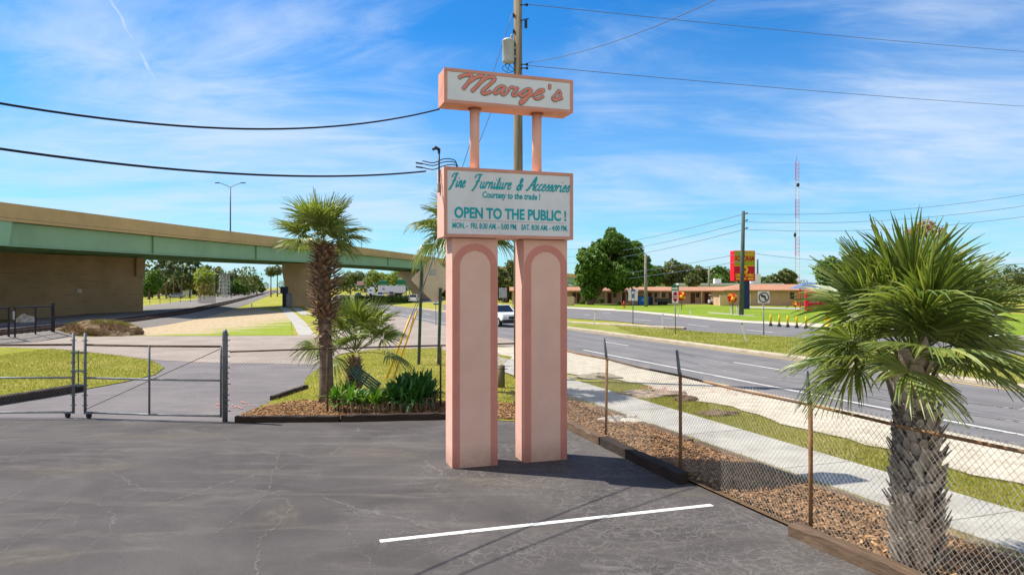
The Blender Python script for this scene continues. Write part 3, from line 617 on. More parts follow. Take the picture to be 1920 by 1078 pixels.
def cabinet(name, ctr_u, z0, z1, w, d, front, body, frame):
    """box cabinet: body, frame round the face, acrylic face; front = w coordinate of its face"""
    u0 = ctr_u-w/2; mb = MB().box(SP(ctr_u, front+d/2, (z0+z1)/2), (w, d, z1-z0), rot=SROT)
    b = mk(name, mb, body, sign, bevel=.008)
    mb = MB(); k = .055; fr = front-.014
    for (a0, a1, b0, b1) in ((u0-.004, u0+w+.004, z1-k, z1+.004), (u0-.004, u0+w+.004, z0-.004, z0+k), (u0-.004, u0+k, z0+k, z1-k), (u0+w-k, u0+w+.004, z0+k, z1-k)):
        mb.box(SP((a0+a1)/2, fr+.009, (b0+b1)/2), (a1-a0, .022, b1-b0), rot=SROT)
    mk('face_frame', mb, frame, b, bevel=.004)
    f = mk('sign_face', MB().box(SP(ctr_u, front+.002, (z0+z1)/2), (w-2*k, .012, z1-z0-2*k), rot=SROT), FACE, b)
    return b
UC = 1.055; WC = 2.44; FRT = -.085
lowc = cabinet('lower_cabinet', UC, 4.085, 5.31, WC, .56, FRT, CABL, CABF)
upc = cabinet('upper_cabinet', UC, 6.43, 7.035, WC, .47, FRT, CABM, CABF)
for u in (-.6, .6):
    t = MB().tube([SP(UC+u, .16, 5.30), SP(UC+u, .16, 6.44)], .088, 24); p = mk('post', t, PEACH, sign, smooth=True)
    mk('post_collar', MB().lathe([(.10, -.03), (.125, -.012), (.125, .0)], SP(UC+u, .16, 6.43), 24), mat('collar', c(150, 90, 66), .7), p)
# writing: map (u,v) of the face (0..1 from left, 0..1 from top) to points
def fpt(u, v, z0, z1, d): return SP(UC-WC/2+WC*u, FRT-.004-d, z1-(z1-z0)*v)
def strokes(name, strk, rad, m, parent, z0, z1, d, flat=.3):
    mb = MB()
    for i, s in enumerate(strk):
        r = rad[i] if isinstance(rad, (list, tuple)) else rad
        P = [fpt(u, v, z0, z1, d+.0004*(i % 5)) for u, v in smooth_pts([(a, b, 0) for a, b in s], 5) for u, v in [(u, v)]] if False else None
        Q = smooth_pts([(a, b, 0) for a, b in s], 5); P = [fpt(q[0], q[1], z0, z1, d+.0003*(i % 7)) for q in Q]
        n = len(P); rr = [r*(.72 if j in (0, n-1) else 1) for j in range(n)]
        mb.tube(P, rr, 10, flat=((-SD).tolist(), flat))
    o = mk(name, mb, m, parent, smooth=True); o['label'] = None if False else ''
    del o['label']; return o
# "Marge's", traced in photo pixels of the enlargement, then carried to the face
def mz(x, y):
    px = 840+x/8.727; py = 130+y/8.727
    yt = 130+.0979*(px-829); yb = 194+.0703*(px-831); return ((px-829.6)/239.4, (py-yt)/(yb-yt))
MARGE = [[(128, 172), (190, 135), (270, 120), (322, 118), (338, 145), (300, 215), (240, 295), (195, 352)],
         [(300, 235), (380, 172), (455, 140), (515, 142), (520, 175), (455, 255), (385, 330), (328, 385)],
         [(470, 235), (560, 170), (640, 150), (695, 165), (690, 200), (610, 275), (530, 345), (502, 390), (525, 415), (590, 405), (650, 370)],
         [(870, 298), (800, 292), (725, 335), (692, 385), (710, 415), (765, 390), (835, 335), (872, 295), (835, 360), (815, 415), (845, 430), (905, 385)],
         [(905, 385), (945, 325), (985, 305), (1010, 325), (1075, 325), (1020, 370), (985, 420), (1010, 445), (1060, 425), (1105, 390)],
         [(1300, 345), (1240, 335), (1160, 370), (1112, 420), (1125, 450), (1190, 430), (1265, 380), (1302, 345), (1260, 430), (1200, 510), (1140, 560), (1112, 562), (1130, 520), (1210, 470), (1330, 415)],
         [(1350, 425), (1430, 405), (1495, 370), (1490, 345), (1420, 360), (1360, 415), (1345, 465), (1385, 492), (1450, 475), (1505, 440)],
         [(1606, 258), (1604, 300), (1598, 345)],
         [(1640, 480), (1700, 430), (1755, 362), (1785, 395), (1782, 440), (1740, 495), (1690, 515), (1652, 492), (1690, 500), (1760, 495), (1825, 468)]]
strk = [[mz(*q) for q in s] for s in MARGE]
strokes('lettering', strk, [.0385, .0385, .0385, .032, .032, .032, .032, .032, .032], TEALD, upc, 6.43, 7.035, .006, .14)
strokes('lettering', strk, [.028, .028, .028, .0215, .0215, .0215, .0215, .022, .0215], CORAL, upc, 6.43, 7.035, .0105, .2)
# brush script line
GLY = {'F': (1.15, [[(-.02, 1.42), (.12, 1.85), (.45, 2.0), (1.0, 2.02)], [(.72, 2.0), (.62, 1.2), (.52, .4), (.3, -.25), (.12, -.42)], [(.28, .92), (.6, .96), (.92, 1.08)]]),
       'i': (.46, [[(.12, .95), (.13, .25), (.22, 0), (.46, .3)], [(.17, 1.32), (.19, 1.42)]]),
       'n': (.78, [[(.1, .98), (.12, 0)], [(.12, .5), (.34, .95), (.5, .85), (.5, .2), (.6, 0), (.8, .3)]]),
       'e': (.6, [[(.05, .45), (.38, .6), (.4, .9), (.24, 1.0), (.07, .6), (.1, .12), (.3, 0), (.6, .32)]]),
       'u': (.78, [[(.1, .98), (.1, .25), (.25, 0), (.46, .35), (.5, .98), (.5, .2), (.6, 0), (.8, .3)]]),
       'r': (.56, [[(.1, .98), (.12, 0)], [(.12, .5), (.3, .95), (.46, .9), (.44, .75)]]),
       't': (.48, [[(.2, 1.7), (.14, .3), (.24, 0), (.48, .3)], [(0, 1.08), (.42, 1.12)]]),
       'c': (.56, [[(.42, .82), (.28, 1.0), (.08, .6), (.1, .12), (.3, 0), (.56, .32)]]),
       's': (.5, [[(0, .3), (.3, 1.05), (.36, .6), (.4, .2), (.25, 0), (.06, .12)], [(.3, .02), (.5, .3)]]),
       'o': (.6, [[(.34, .98), (.08, .65), (.1, .12), (.28, 0), (.46, .4), (.42, .9), (.32, 1.0), (.6, .82)]]),
       'A': (1.0, [[(-.3, .02), (.0, .1), (.35, 1.0), (.74, 2.05), (.78, 1.0), (.8, .15), (.95, .1)], [(.2, .78), (.55, .8), (.92, .95)]]),
       '&': (1.0, [[(.95, .95), (.65, .2), (.3, -.08), (.08, .4), (.45, 1.1), (.66, 1.65), (.5, 1.95), (.32, 1.6), (.52, .8), (.95, -.05)]]),
       ' ': (.5, [])}
def script(words, z0, z1):
    out = []
    for txt, u0, u1, vb, xh in words:
        tot = sum(GLY[ch][0] for ch in txt); k = (u1-u0)/tot; x = 0
        for ch in txt:
            a, ss = GLY[ch]
            for s in ss: out.append([(u0+k*(x+px)+py*xh*.17, vb-xh*py) for px, py in s])
            x += a
    return out
LZ = (4.085, 5.31)
W_ = script([('Fine', .035, .15, .285, .098), ('Furniture', .205, .50, .285, .098), ('&', .545, .585, .285, .085), ('Accessories', .635, .965, .285, .098)], *LZ)
strokes('lettering', W_, [.0165 if max(q[1] for q in s)-min(q[1] for q in s) > .13 else .0118 for s in W_], TEAL, lowc, LZ[0], LZ[1], .004, .25)
def text_mesh(body, w, h, bold=0.0, shear=0.0, ext=.002, space=1.0):
    cu = bpy.data.curves.new('t', 'FONT'); cu.body = body; cu.offset = bold; cu.shear = shear; cu.extrude = 0.0; cu.space_character = space; cu.resolution_u = 4
    ob = bpy.data.objects.new('t', cu); COL.objects.link(ob); dg = bpy.context.evaluated_depsgraph_get(); dg.update()
    me = bpy.data.meshes.new_from_object(ob.evaluated_get(dg)); V = np.zeros(len(me.vertices)*3); me.vertices.foreach_get('co', V); V = V.reshape(-1, 3)
    F_ = [list(p.vertices) for p in me.polygons]; bpy.data.objects.remove(ob); bpy.data.curves.remove(cu); bpy.data.meshes.remove(me)
    lo, hi = V.min(0), V.max(0); V[:, 0] = (V[:, 0]-lo[0])/(hi[0]-lo[0]); V[:, 1] = (V[:, 1]-lo[1])/(hi[1]-lo[1]); return V, F_
def text_on(mb, body, org, ax, az, w, h, bold=.02, shear=0, m=0, space=1.0):
    V, F_ = text_mesh(body, w, h, bold, shear, space=space); org, ax, az = (np.array(q, float) for q in (org, ax, az))
    P = org+np.outer(V[:, 0]*w, ax)+np.outer(V[:, 1]*h, az); mb.add(P, F_, m); return mb
def face_text(body, u0, u1, vt, vb, bold, shear=0, sp=1.0):
    mb = MB(); h = (vb-vt)*(LZ[1]-LZ[0]); text_on(mb, body, fpt(u0, vb, *LZ, .0052), SE, SZ, (u1-u0)*WC, h, bold, shear, space=sp)
    return mk('lettering', mb, TEAL, lowc)
face_text('Courtesy to the trade !', .285, .735, .328, .452, .03, .12)
face_text('OPEN TO THE PUBLIC !', .075, .945, .565, .728, .034)
face_text('MON. -  FRI. 8:30 AM. - 5:00 PM.   SAT. 8:30 AM. - 4:00 PM.', .06, .955, .79, .874, .03, .05)
mk('rule_line', MB().box(fpt(.5, .757, *LZ, .0045), (WC*.88, .003, .005), rot=SROT), mat('rule', c(176, 150, 150), .6), lowc)
# electrical mast and drip loops on the left side of the lower cabinet
DK = mat('dark_metal', c(52, 54, 58), .5, metal=.3); CAB = mat('cable_black', c(34, 36, 46), .55)
M0 = SP(-.185, .22, 0)
mast = MB().tube([M0+SZ*4.95, M0+SZ*5.60], .015, 10)
ms_ = mk('service_mast', mast, DK, sign, smooth=True)
mk('weather_head', MB().tube([M0+SZ*5.59, M0+SZ*5.66, M0+SZ*5.69-SE*.06, M0+SZ*5.65-SE*.12], [.02, .03, .034, .02], 10), DK, ms_, smooth=True)
lp = MB()
for k, (dz, o_) in enumerate(((.0, .0), (.07, .04), (.12, .0))):
    lp.tube(smooth_pts([M0+SZ*(5.32+dz)-SE*.30, M0+SZ*(5.30+dz)-SE*.1, M0+SZ*(5.38+dz)+SE*.1+SD*o_, M0+SZ*(5.40+dz*.6)+SE*.3, M0+SZ*5.27+SE*(.42-.05*k)], 6), .009, 6)
mk('drip_loops', lp, CAB, ms_)
mk('junction_box', MB().box(M0+SZ*4.98+SE*.02, (.09, .1, .16), rot=SROT), mat('box_grey', c(150, 130, 116), .6), sign, bevel=.01)
for a in (.0, .07): mk('cable_clamp', MB().tube([M0+SE*-.42+SZ*(5.33+a), M0+SE*-.3+SZ*(5.32+a)], .014, 8), DK, ms_)

# ------------------------------------------------------------------ wires
def fit_wire(name, A, B, obs, rad, label, m=CAB, group=None, ext=(0, 1)):
    """cable over the ground line A-B sagging so that it crosses the observed points"""
    A, B = np.array(A, float), np.array(B, float); ls, zs = [], []
    for px, py in obs:
        k = (px-960)/F; l = (k*A[1]-A[0])/((B[0]-A[0])-k*(B[1]-A[1])); Y = A[1]+l*(B[1]-A[1]); ls.append(l); zs.append(HC+(HZ-py)/F*Y)
    co = np.polyfit(ls, zs, min(2, len(ls)-1)); t = np.linspace(ext[0], ext[1], 40)
    P = np.stack([A[0]+t*(B[0]-A[0]), A[1]+t*(B[1]-A[1]), np.polyval(co, t)], 1)
    o = mk(name, MB().tube(P, rad, 6), m, smooth=True); return tag(o, label, 'cable', group)
uc = SP(-.15, .36, 0); lcp = SP(-.42, .25, 0)
fit_wire('service_cable', (-7.4, 4.6), uc[:2], [(0, 193), (250, 231), (520, 241), (817, 207)], .0135, 'upper black service cable sagging to the top sign cabinet', ext=(-.15, 1))
fit_wire('service_cable', (-7.2, 4.8), lcp[:2], [(0, 279), (300, 316), (560, 330), (803, 321)], .0145, 'lower black service cable ending at the mast on the sign', ext=(-.15, 1))
PX, PY = .22, 25.0
WIRE = mat('wire_grey', c(104, 108, 122), .5)
def straight(name, a, b, rad, label, sag=0.0, m=WIRE, group=None):
    a, b = np.array(a), np.array(b); t = np.linspace(0, 1, 30); P = a+np.outer(t, b-a); P[:, 2] -= sag*4*t*(1-t)
    return tag(mk(name, MB().tube(P, rad, 5), m, smooth=True), label, 'cable', group)
straight('power_line', AY(984, 8, 25), AY(2250, 118, 52), .012, 'topmost power line running from the wooden pole off to the upper right', .25)
straight('power_line', AY(986, 123, 25), AY(2250, 216, 52), .012, 'power line from the wooden pole level with the top of the sign', .25)
straight('power_line', AY(990, 118, 25), AY(1480, -70, 15), .010, 'twisted line rising from the wooden pole out of the top edge', .35)

# ------------------------------------------------------------------ the wooden pole behind the sign
WOOD = mat('pole_wood', c(140, 128, 104), .9, c(104, 94, 76), 3, .7, 12, stretch=(6, 6, .35))
pole = thing('utility_pole', 'tall weathered wooden utility pole behind the sign with a grey transformer', 'utility pole', (PX, PY, 0))
mk('shaft', MB().tube([(PX+.04, PY, -.2), (PX, PY, 6), (PX-.02, PY, 14.6)], [.19, .165, .14], 16), WOOD, pole, smooth=True)
tx, ty, tz = AY(953, 96, 24.85)
tr_ = mk('transformer', MB().lathe([(.16, -.42), (.2, -.40), (.21, -.36), (.21, .30), (.225, .32), (.225, .35), (.15, .42), (.05, .44)], (tx, ty, tz), 24), mat('transformer_grey', c(178, 182, 180), .5, c(160, 166, 164), 2), pole, smooth=True)
bu = MB()
bu.lathe([(.03, 0), (.06, .03), (.035, .06), (.06, .09), (.035, .12), (.055, .15), (.02, .2)], (tx+.12, ty, tz+.38), 12)
bu.box((tx+.14, ty, tz+.1), (.25, .06, .05)); bu.box((tx+.14, ty, tz-.2), (.25, .06, .05))
mk('bushing', bu, mat('porcelain', c(168, 172, 174), .4), tr_, smooth=True)
hw = MB()
for py in (12, 123, 130):
    x, y, z = AY(972, py, 25); hw = MB(); hw.tube([(x, y-.1, z), (x+.28, y-.1, z)], .02, 6); hw.lathe([(.02, -.05), (.045, -.03), (.045, .03), (.02, .05)], (x+.3, y-.1, z), 8); mk('insulator', hw, DK, pole)
x, y, z = AY(986, 45, 24.9); hw = MB().box((x, y, z), (.1, .1, .3)); hw.tube([(x-.2, y, z+.1), (x+.1, y, z+.18)], .02, 6); mk('fuse_cutout', hw, DK, pole)
for py in (30, 60, 85): x, y, z = AY(962, py, 25); mk('bracket', MB().box((x+.02, y, z), (.06, .3, .05)), DK, pole)
hw = MB()
for k in range(4):
    x, y, z = AY(955, 122, 24.9); hw.tube(smooth_pts([(x-.05, y, tz-.4), (x-.25+.12*k, y+.05, z-.1+.06*k), (x+.1*k, y, z-.28+.05*k), (x+.35, y+.1, z-.05)], 5), .01, 5)
mk('jumper_wires', hw, DK, pole)
straight('guy_wire', AY(964, 100, 25), (-4.34, 24.6, .05), .012, 'thin guy wire from mid pole down to the yellow guards', group='guy wires of the wooden pole')
straight('guy_wire', AY(962, 22, 25), (-4.12, 24.75, .05), .012, 'thin guy wire from the top of the pole down to the yellow guards', group='guy wires of the wooden pole')
YEL = mat('guy_guard_yellow', c(238, 186, 30), .5, c(226, 172, 30), 3)
for (bx, by), (px, py), lab in (((-4.34, 24.6), (771, 590), 'yellow plastic guy guard leaning, the left one of the pair'), ((-4.12, 24.75), (782, 583), 'yellow plastic guy guard leaning, the right one of the pair')):
    t_ = AY(px, py, 24.7); tag(mk('guy_guard', MB().tube([(bx, by-.03, .06), t_], [.036, .032], 10), YEL, smooth=True), lab, 'guy guard', 'yellow guy guards')
sx_, sy_, _ = G(940, 727)
st = thing('wooden_stump', 'short round timber post between the sign pillars', 'post', (sx_, sy_, 0))
mk('post_body', MB().tube([(sx_, sy_, 0), (sx_, sy_, .35), (sx_+.01, sy_, .72)], [.115, .11, .105], 14), mat('stump', c(124, 112, 84), .95, c(84, 74, 54), 4, .9, 14, stretch=(4, 4, .5)), st, smooth=True)
mk('metal_strap', MB().tube([(sx_-.13, sy_-.11, .62), (sx_+.2, sy_-.11, .62)], .012, 6), DK, st)

# ------------------------------------------------------------------ chain link fences and gate
GALV = mat('galvanised', c(150, 152, 152), .5, c(120, 122, 124), 4, metal=.35)
GALVD = mat('galvanised_dark', c(116, 122, 126), .5, c(92, 98, 102), 4, metal=.3)
RUST = mat('rusty_pipe', c(150, 112, 76), .85, c(120, 82, 54), 3, .4, 30, dirt=c(120, 112, 100), dscale=2)
RUSTD = mat('rusty_dark_pipe', c(104, 86, 68), .85, c(78, 60, 46), 4, .4, 30)
MESHW = mat('fence_wire', c(176, 172, 162), .55, c(140, 134, 124), 5, metal=.25)
MESHD = mat('fence_wire_rusty', c(136, 120, 100), .7, c(100, 84, 66), 5, metal=.15)
def link_mesh(mb, A, B, z0, z1, pitch=.076, r=.0021):
    """woven diamonds as two crossing sets of wires between the points A and B"""
    A, B = np.array(A[:2], float), np.array(B[:2], float); d = B-A; L = np.linalg.norm(d); d /= L; n = np.array([-d[1], d[0]]); H = z1-z0; k = .9
    for sg in (1, -1):
        x = -H*k if sg > 0 else 0
        end = L if sg > 0 else L+H*k
        while x < end:
            p = [(x, z0), (x+sg*H*k, z1)]; q = []
            # clip to 0..L
            (xa, za), (xb, zb) = p; lo, hi = 0., 1.
            dx_ = xb-xa
            t0, t1 = (0-xa)/dx_, (L-xa)/dx_
            if t0 > t1: t0, t1 = t1, t0
            lo, hi = max(lo, t0), min(hi, t1)
            if hi-lo > .01:
                pts = []
                for t in (lo, hi): X = xa+dx_*t; pts.append((A[0]+d[0]*X+n[0]*.003*sg, A[1]+d[1]*X+n[1]*.003*sg, za+(zb-za)*t))
                mb.tube(pts, r, 3, cap=False)
            x += pitch
rf = thing('chain_link_fence', 'chain link fence on rusty posts along the sidewalk right of the sign', 'fence', TS(6.72, 10.5))
posts = [(6.98, 19.62), (6.92, 16.57), (6.89, 13.52), (6.76, 10.48), (6.67, 7.33), (6.62, 4.28), (6.58, 1.2)]
posts[0] = (6.95, 18.4)
for i, (t, s) in enumerate(posts):
    x, y, _ = TS(t, s); g = random.Random(i); ln = g.uniform(-.015, .02)
    mk('post', MB().tube([(x, y, -.05), (x+ln, y, 1.72)], .029 if i else .036, 10), RUST, rf, smooth=True)
    e = [(x+ln, y, 1.70), (x+ln+RV.x*-.02, y+.0, 1.78), (x+ln-.07, y-.05, 2.13)]
    mk('barb_arm', MB().tube(e, [.031, .03, .024], 8), GALVD, rf, smooth=True)
for i in range(len(posts)-1):
    a, b = TS(*posts[i], 1.69), TS(*posts[i+1], 1.69); m_ = np.array([(a[j]+b[j])/2 for j in range(3)])-np.array([0, 0, .02])
    mk('top_rail', MB().tube([a, m_, b], .0195, 8), RUST if i != 2 else RUSTD, rf, smooth=True)
mb = MB()
for i in range(len(posts)-1): link_mesh(mb, TS(*posts[i]), TS(*posts[i+1]), .04, 1.76)
mk('wire_mesh', mb, MESHW, rf)
mb = MB()
for k, z in enumerate((1.86, 1.98, 2.1)):
    for i in range(3, len(posts)-1):
        a, b = np.array(TS(*posts[i], z)), np.array(TS(*posts[i+1], z)); a[0] -= .02*(k+1); b[0] -= .02*(k+1); P = [a+(b-a)*q-np.array([0, 0, .05*4*q*(1-q)]) for q in np.linspace(0, 1, 8)]
        mb.tube(P, .0022, 4)
        for q in np.arange(.03, 1, .05):
            p = a+(b-a)*q-np.array([0, 0, .05*4*q*(1-q)]); mb.tube([p+np.array([-.012, 0, -.012]), p+np.array([.012, 0, .012])], .0018, 3)
mk('barbed_wire', mb, MESHW, rf)
bf = thing('chain_link_fence', 'chain link fence with thin rusty rail behind the sign and palms', 'fence', TS(3, 18.4))
bp = [(-.72, 18.30), (1.57, 18.43), (4.49, 18.42), (6.93, 18.42)]
for t, s in bp[1:3]:
    x, y, _ = TS(t, s); mk('post', MB().tube([(x, y, 0), (x, y, 1.68)], .026, 8), RUSTD, bf, smooth=True)
for i in range(3):
    a, b = TS(*bp[i], 1.66), TS(*bp[i+1], 1.66); m_ = [(a[j]+b[j])/2 for j in range(2)]+[1.67-.01]
    mk('top_rail', MB().tube([a, m_, b], .021, 8), RUSTD, bf, smooth=True)
mb = MB()
for i in range(3): link_mesh(mb, TS(*bp[i]), TS(*bp[i+1]), .04, 1.68, .085, .0012)
mk('wire_mesh', mb, MESHD, bf)
gp = np.array(G(422, 790))
gpo = thing('gate_post', 'thick grey steel gate post beside the mulch bed', 'post', tuple(gp))
mk('post_tube', MB().tube([gp, gp+np.array([0, 0, 2.12]), gp+np.array([.0, 0, 2.2])], [.062, .062, .03], 14), GALVD, gpo, smooth=True)
mb = MB()
for z in np.arange(.25, 2.1, .13): mb.box(gp+np.array([.03, -.02, z]), (.16+.05*math.sin(z*30), .05, .022), rot=rotz(.4*math.sin(z*9)))
mb.tube([gp+np.array([-.09, -.02, .2]), gp+np.array([-.11, -.02, 1.0]), gp+np.array([-.085, -.02, 1.7])], .01, 6)
mk('hinge_bands', mb, GALVD, gpo)
def gate_leaf(name, H, E, label, mid=None, wheel_at_end=True, brace=True):
    H, E = np.array(H), np.array(E); g = thing(name, label, 'gate', tuple((H+E)/2*np.array([1, 1, 0])), 'leaves of the chain link gate'); Z = np.array([0, 0, 1.0]); r = .026
    for nm, z, mt in (('top_rail', 1.79, RUSTD), ('middle_rail', .98, GALV), ('bottom_rail', .13, GALV)): mk(nm, MB().tube([H+Z*z, (H+E)/2+Z*(z-.01), E+Z*z], r, 8), mt, g, smooth=True)
    for q in ([H, E] if mid is None else [H, H+(E-H)*mid, E]):
        top = 1.79 if not np.allclose(q, E) else 2.08
        mk('upright', MB().tube([q+Z*.1, q+Z*top], r if q is not E else .034, 8), GALVD, g, smooth=True)
    if brace: mk('brace_rod', MB().tube([H+Z*1.74, E+Z*.2], .008, 6), RUSTD, g)
    w = E+(H-E)/np.linalg.norm(H-E)*.12
    wh = mk('caster', MB().tube([w+np.array([-.02, -.06, .075]), w+np.array([.02, -.0, .075])], .075, 14), mat('rubber', c(40, 40, 42), .8), g)
    mk('caster_fork', MB().box(w+np.array([0, -.03, .13]), (.16, .1, .05)), GALVD, wh)
    mb = MB(); link_mesh(mb, H, E, .12, 1.8, .085, .0011); mk('wire_mesh', mb, GALV, g)
    mb = MB()
    for z in (.3, .55, .8, 1.1, 1.35, 1.6, 1.9): mb.box(E+Z*z, (.1, .09, .02))
    mk('tie_bands', mb, GALVD, g); return g
L1 = (-10.5, 17.45, 0); L2 = (-10.82, 17.5, 0)
gate_leaf('gate_leaf', gp+np.array([-.1, 0, 0]), L1, 'gate leaf hung on the thick post, with diagonal brace rod', mid=.52)
gate_leaf('gate_leaf', (-14.6, 17.5, 0), L2, 'far left gate leaf cut by the edge of the photo', brace=False)
mb = MB(); Lm = (np.array(L1)+np.array(L2))/2
mb.tube([Lm+np.array([0, -.04, .75]), Lm+np.array([0, -.04, 1.65])], .016, 8)
for z in (.8, 1.15, 1.6): mb.box(Lm+np.array([0, -.03, z]), (.36, .05, .04))
tag(mk('gate_latch', mb, GALVD), 'vertical drop latch between the two gate leaves', 'latch')
gpo2 = tag(mk('gate_post', MB().tube([(-14.7, 17.5, 0), (-14.7, 17.5, 2.2)], .06, 12), GALVD, smooth=True), 'gate post at the far end of the left gate leaf', 'post')
# ------------------------------------------------------------------ fan palms
PALM = leafmat('palm_leaf', c(80, 100, 50), c(126, 142, 68), c(180, 182, 104), trans=.38, rough=.42, nscale=.9, spec=.5)
PALMY = leafmat('palm_leaf_old', c(110, 112, 56), c(160, 150, 84), c(196, 182, 120), trans=.3, rough=.6, nscale=.9)
PETI = mat('petiole', c(124, 140, 70), .5, c(104, 116, 56), 4)
BOOT = mat('palm_boot', c(206, 194, 178), .9, c(150, 132, 116), 5, .8, 22, stretch=(1, 1, .5))
BOOTD = mat('palm_boot_dark', c(172, 142, 116), .9, c(118, 92, 72), 4, .8, 22)
BARK = mat('palm_bark', c(132, 116, 100), .95, c(88, 74, 62), 4, 1, 20, stretch=(1, 1, 4))
def frond(base, dirv, pl, br, g, nl=40, droop=.5, spread=118, w=1.0):
    """one fan leaf: arching petiole and a pleated fan whose free tips hang"""
    mb = MB(); b = np.array(base, float); d = np.array(dirv, float); d /= np.linalg.norm(d); up = np.array([0, 0, 1.0])
    P = [b]; cur = d.copy(); nseg = 6
    for i in range(nseg):
        cur = cur-up*droop*.10*(1-abs(cur[2])*.5)*(.4+.25*i); cur /= np.linalg.norm(cur); P.append(P[-1]+cur*pl/nseg)
    r = np.cross(cur, up); nr = np.linalg.norm(r); r = r/nr if nr > .05 else np.array([1.0, 0, 0]); tw = g.normal()*.35
    nrm = np.cross(r, cur); r2 = r*math.cos(tw)+nrm*math.sin(tw); nrm = np.cross(r2, cur); r = r2
    mb.tube(P, np.linspace(.017, .009, nseg+1)*w, 5, 1)
    hub = P[-1]; ns = 7; qs = np.array([0, .14, .3, .45, .62, .82, 1.0])
    for k in range(nl):
        a = R(-spread+2*spread*k/(nl-1))+g.normal()*.012; L = br*(.66+.34*math.cos(a*.62))*g.uniform(.9, 1.06)
        dv = cur*math.cos(a)+r*math.sin(a); side = -cur*math.sin(a)+r*math.cos(a)
        hubk = hub+cur*(.10*br*max(0, math.cos(a)))
        fold = nrm*(.012*br); hang = droop*g.uniform(.75, 1.3); V = []; da = 2*R(spread)/(nl-1)
        bx = g.normal()*.08
        for q in qs:
            p = hubk+dv*L*q*(1-.18*hang*q*q)+side*bx*L*q*q-up*(hang*L*(.10*q**2+.42*max(0, q-.42)**1.6*2.0))+nrm*(.10*br*math.sin(abs(a))*q)
            wd = min(q*L*math.tan(da/2)*1.12, .020*br**.7)*(1 if q < .5 else max(.04, 1-((q-.5)/.5)**1.2*.96))
            sd_ = side*wd; cr = fold*(1 if q > 0 else 0)*min(1, q*4)*(1-q*.6)
            V += [p-sd_-cr, p+cr, p+sd_-cr]
        mb.add(V, [[3*i+j, 3*i+j+1, 3*i+4+j, 3*i+3+j] for i in range(ns-1) for j in (0, 1)], 0)
    return mb
def boots(mb, ctr, prof, n, size, g, out=.8, dn=0.0, m=0):
    """stubs of old leaf bases in a spiral round the trunk"""
    zs = np.linspace(prof[0][1], prof[-1][1], n); rs = np.interp(zs, [p[1] for p in prof], [p[0] for p in prof])
    for i in range(n):
        a = i*2.39996+g.normal()*.12; z = zs[i]; r = rs[i]*.82; L = size*g.uniform(.7, 1.35); w = size*.27*g.uniform(.8, 1.2); o = out*g.uniform(.7, 1.25)
        er = np.array([math.cos(a), math.sin(a), 0]); et = np.array([-math.sin(a), math.cos(a), 0]); dz = np.array([0, 0, 1.0])
        dirv = er*o+dz*(1-dn*g.uniform(.6, 1.4)); dirv /= np.linalg.norm(dirv); tn = np.cross(et, dirv); p = np.array(ctr)+er*r+dz*z; sk = et*g.normal()*.15*L; V = []
        for q, ww, th in ((-.25, 1.25, .30), (.3, 1.0, .24), (.75, .72, .16), (1.0, g.uniform(.35, .7), .08)):
            pc = p+dirv*L*q+sk*q*q
            V += [pc-et*w*ww, pc-tn*w*th*1.3, pc+et*w*ww, pc+tn*w*th]
        f = [[4*i_+j, 4*i_+(j+1) % 4, 4*i_+4+(j+1) % 4, 4*i_+4+j] for i_ in range(3) for j in range(4)]+[[12, 13, 14, 15], [3, 2, 1, 0]]
        mb.add(V, f, m)
    return mb
def palm(label, loc, lean, trunk, bootspec, crown, nf, pl, br, seed, tmin=6, tmax=118, name='fan_palm', nl=38, droop=.6, boot_mat=None, group=None, short=0.0):
    g = np.random.default_rng(seed); t = thing(name, label, 'palm', loc, group); L = np.array(loc, float)
    zs = [p[1] for p in trunk]; P = [L+np.array([lean[0]*(z/zs[-1])**1.5, lean[1]*(z/zs[-1])**1.5, z]) for z in zs]
    mb = MB().tube(P, [p[0] for p in trunk], 16); V = mb.V(); V[:, :2] += g.normal(0, .008, (len(V), 2)); mb.v = [V]
    mk('trunk', mb, BARK, t, smooth=True)
    if bootspec:
        mb = MB()
        for (prof, n, size, out, dn) in bootspec: boots(mb, (loc[0]+lean[0]*(prof[0][1]/zs[-1])**1.5, loc[1]+lean[1]*(prof[0][1]/zs[-1])**1.5, loc[2]), prof, n, size, g, out, dn)
        o = mk('leaf_bases', mb, boot_mat or BOOT, t)
    C = L+np.array([lean[0], lean[1], crown])
    for i in range(nf):
        f_ = (i+.5)/nf; th = R(tmin+(tmax-tmin)*f_**.85)+g.normal()*.13; a = i*2.39996+g.normal()*.2+seed
        d = np.array([math.sin(th)*math.cos(a), math.sin(th)*math.sin(a), math.cos(th)]); old = f_ > .9
        b = C+np.array([d[0], d[1], 0])*.07+np.array([0, 0, .22*(1-f_)-.1])
        mb = frond(b, d, pl*g.uniform(.7, 1.2)*(1-.2*(f_ < .12))*(1-short*f_)*(1-.55*short/.3*(1-f_)**2*.6), br*g.uniform(.85, 1.1)*(1-.4*short*f_), g, nl, droop*(.35+.9*f_)*g.uniform(.7, 1.35), w=br)
        mk('frond', mb, [PALMY if old and g.random() < .25 else PALM, PETI], t, label='yellowing old frond' if False else None)
    return t
# nearest palm, behind the fence at the right edge
palm('nearest big fan palm with a thick grey booted trunk behind the wire fence', (4.58, 8.02, 0), (-.06, .02),
     [(.22, -.05), (.24, .5), (.23, 1.2), (.2, 1.8), (.13, 2.15)],
     [([(.26, .02), (.31, .45), (.29, 1.0), (.25, 1.5), (.2, 1.85)], 210, .18, .55, .05), ([(.2, 1.75), (.12, 2.3)], 26, .34, .34, 0.0)], 2.46, 34, .80, 1.0, 11, tmin=3, tmax=83, nl=54, droop=.47, short=.32)
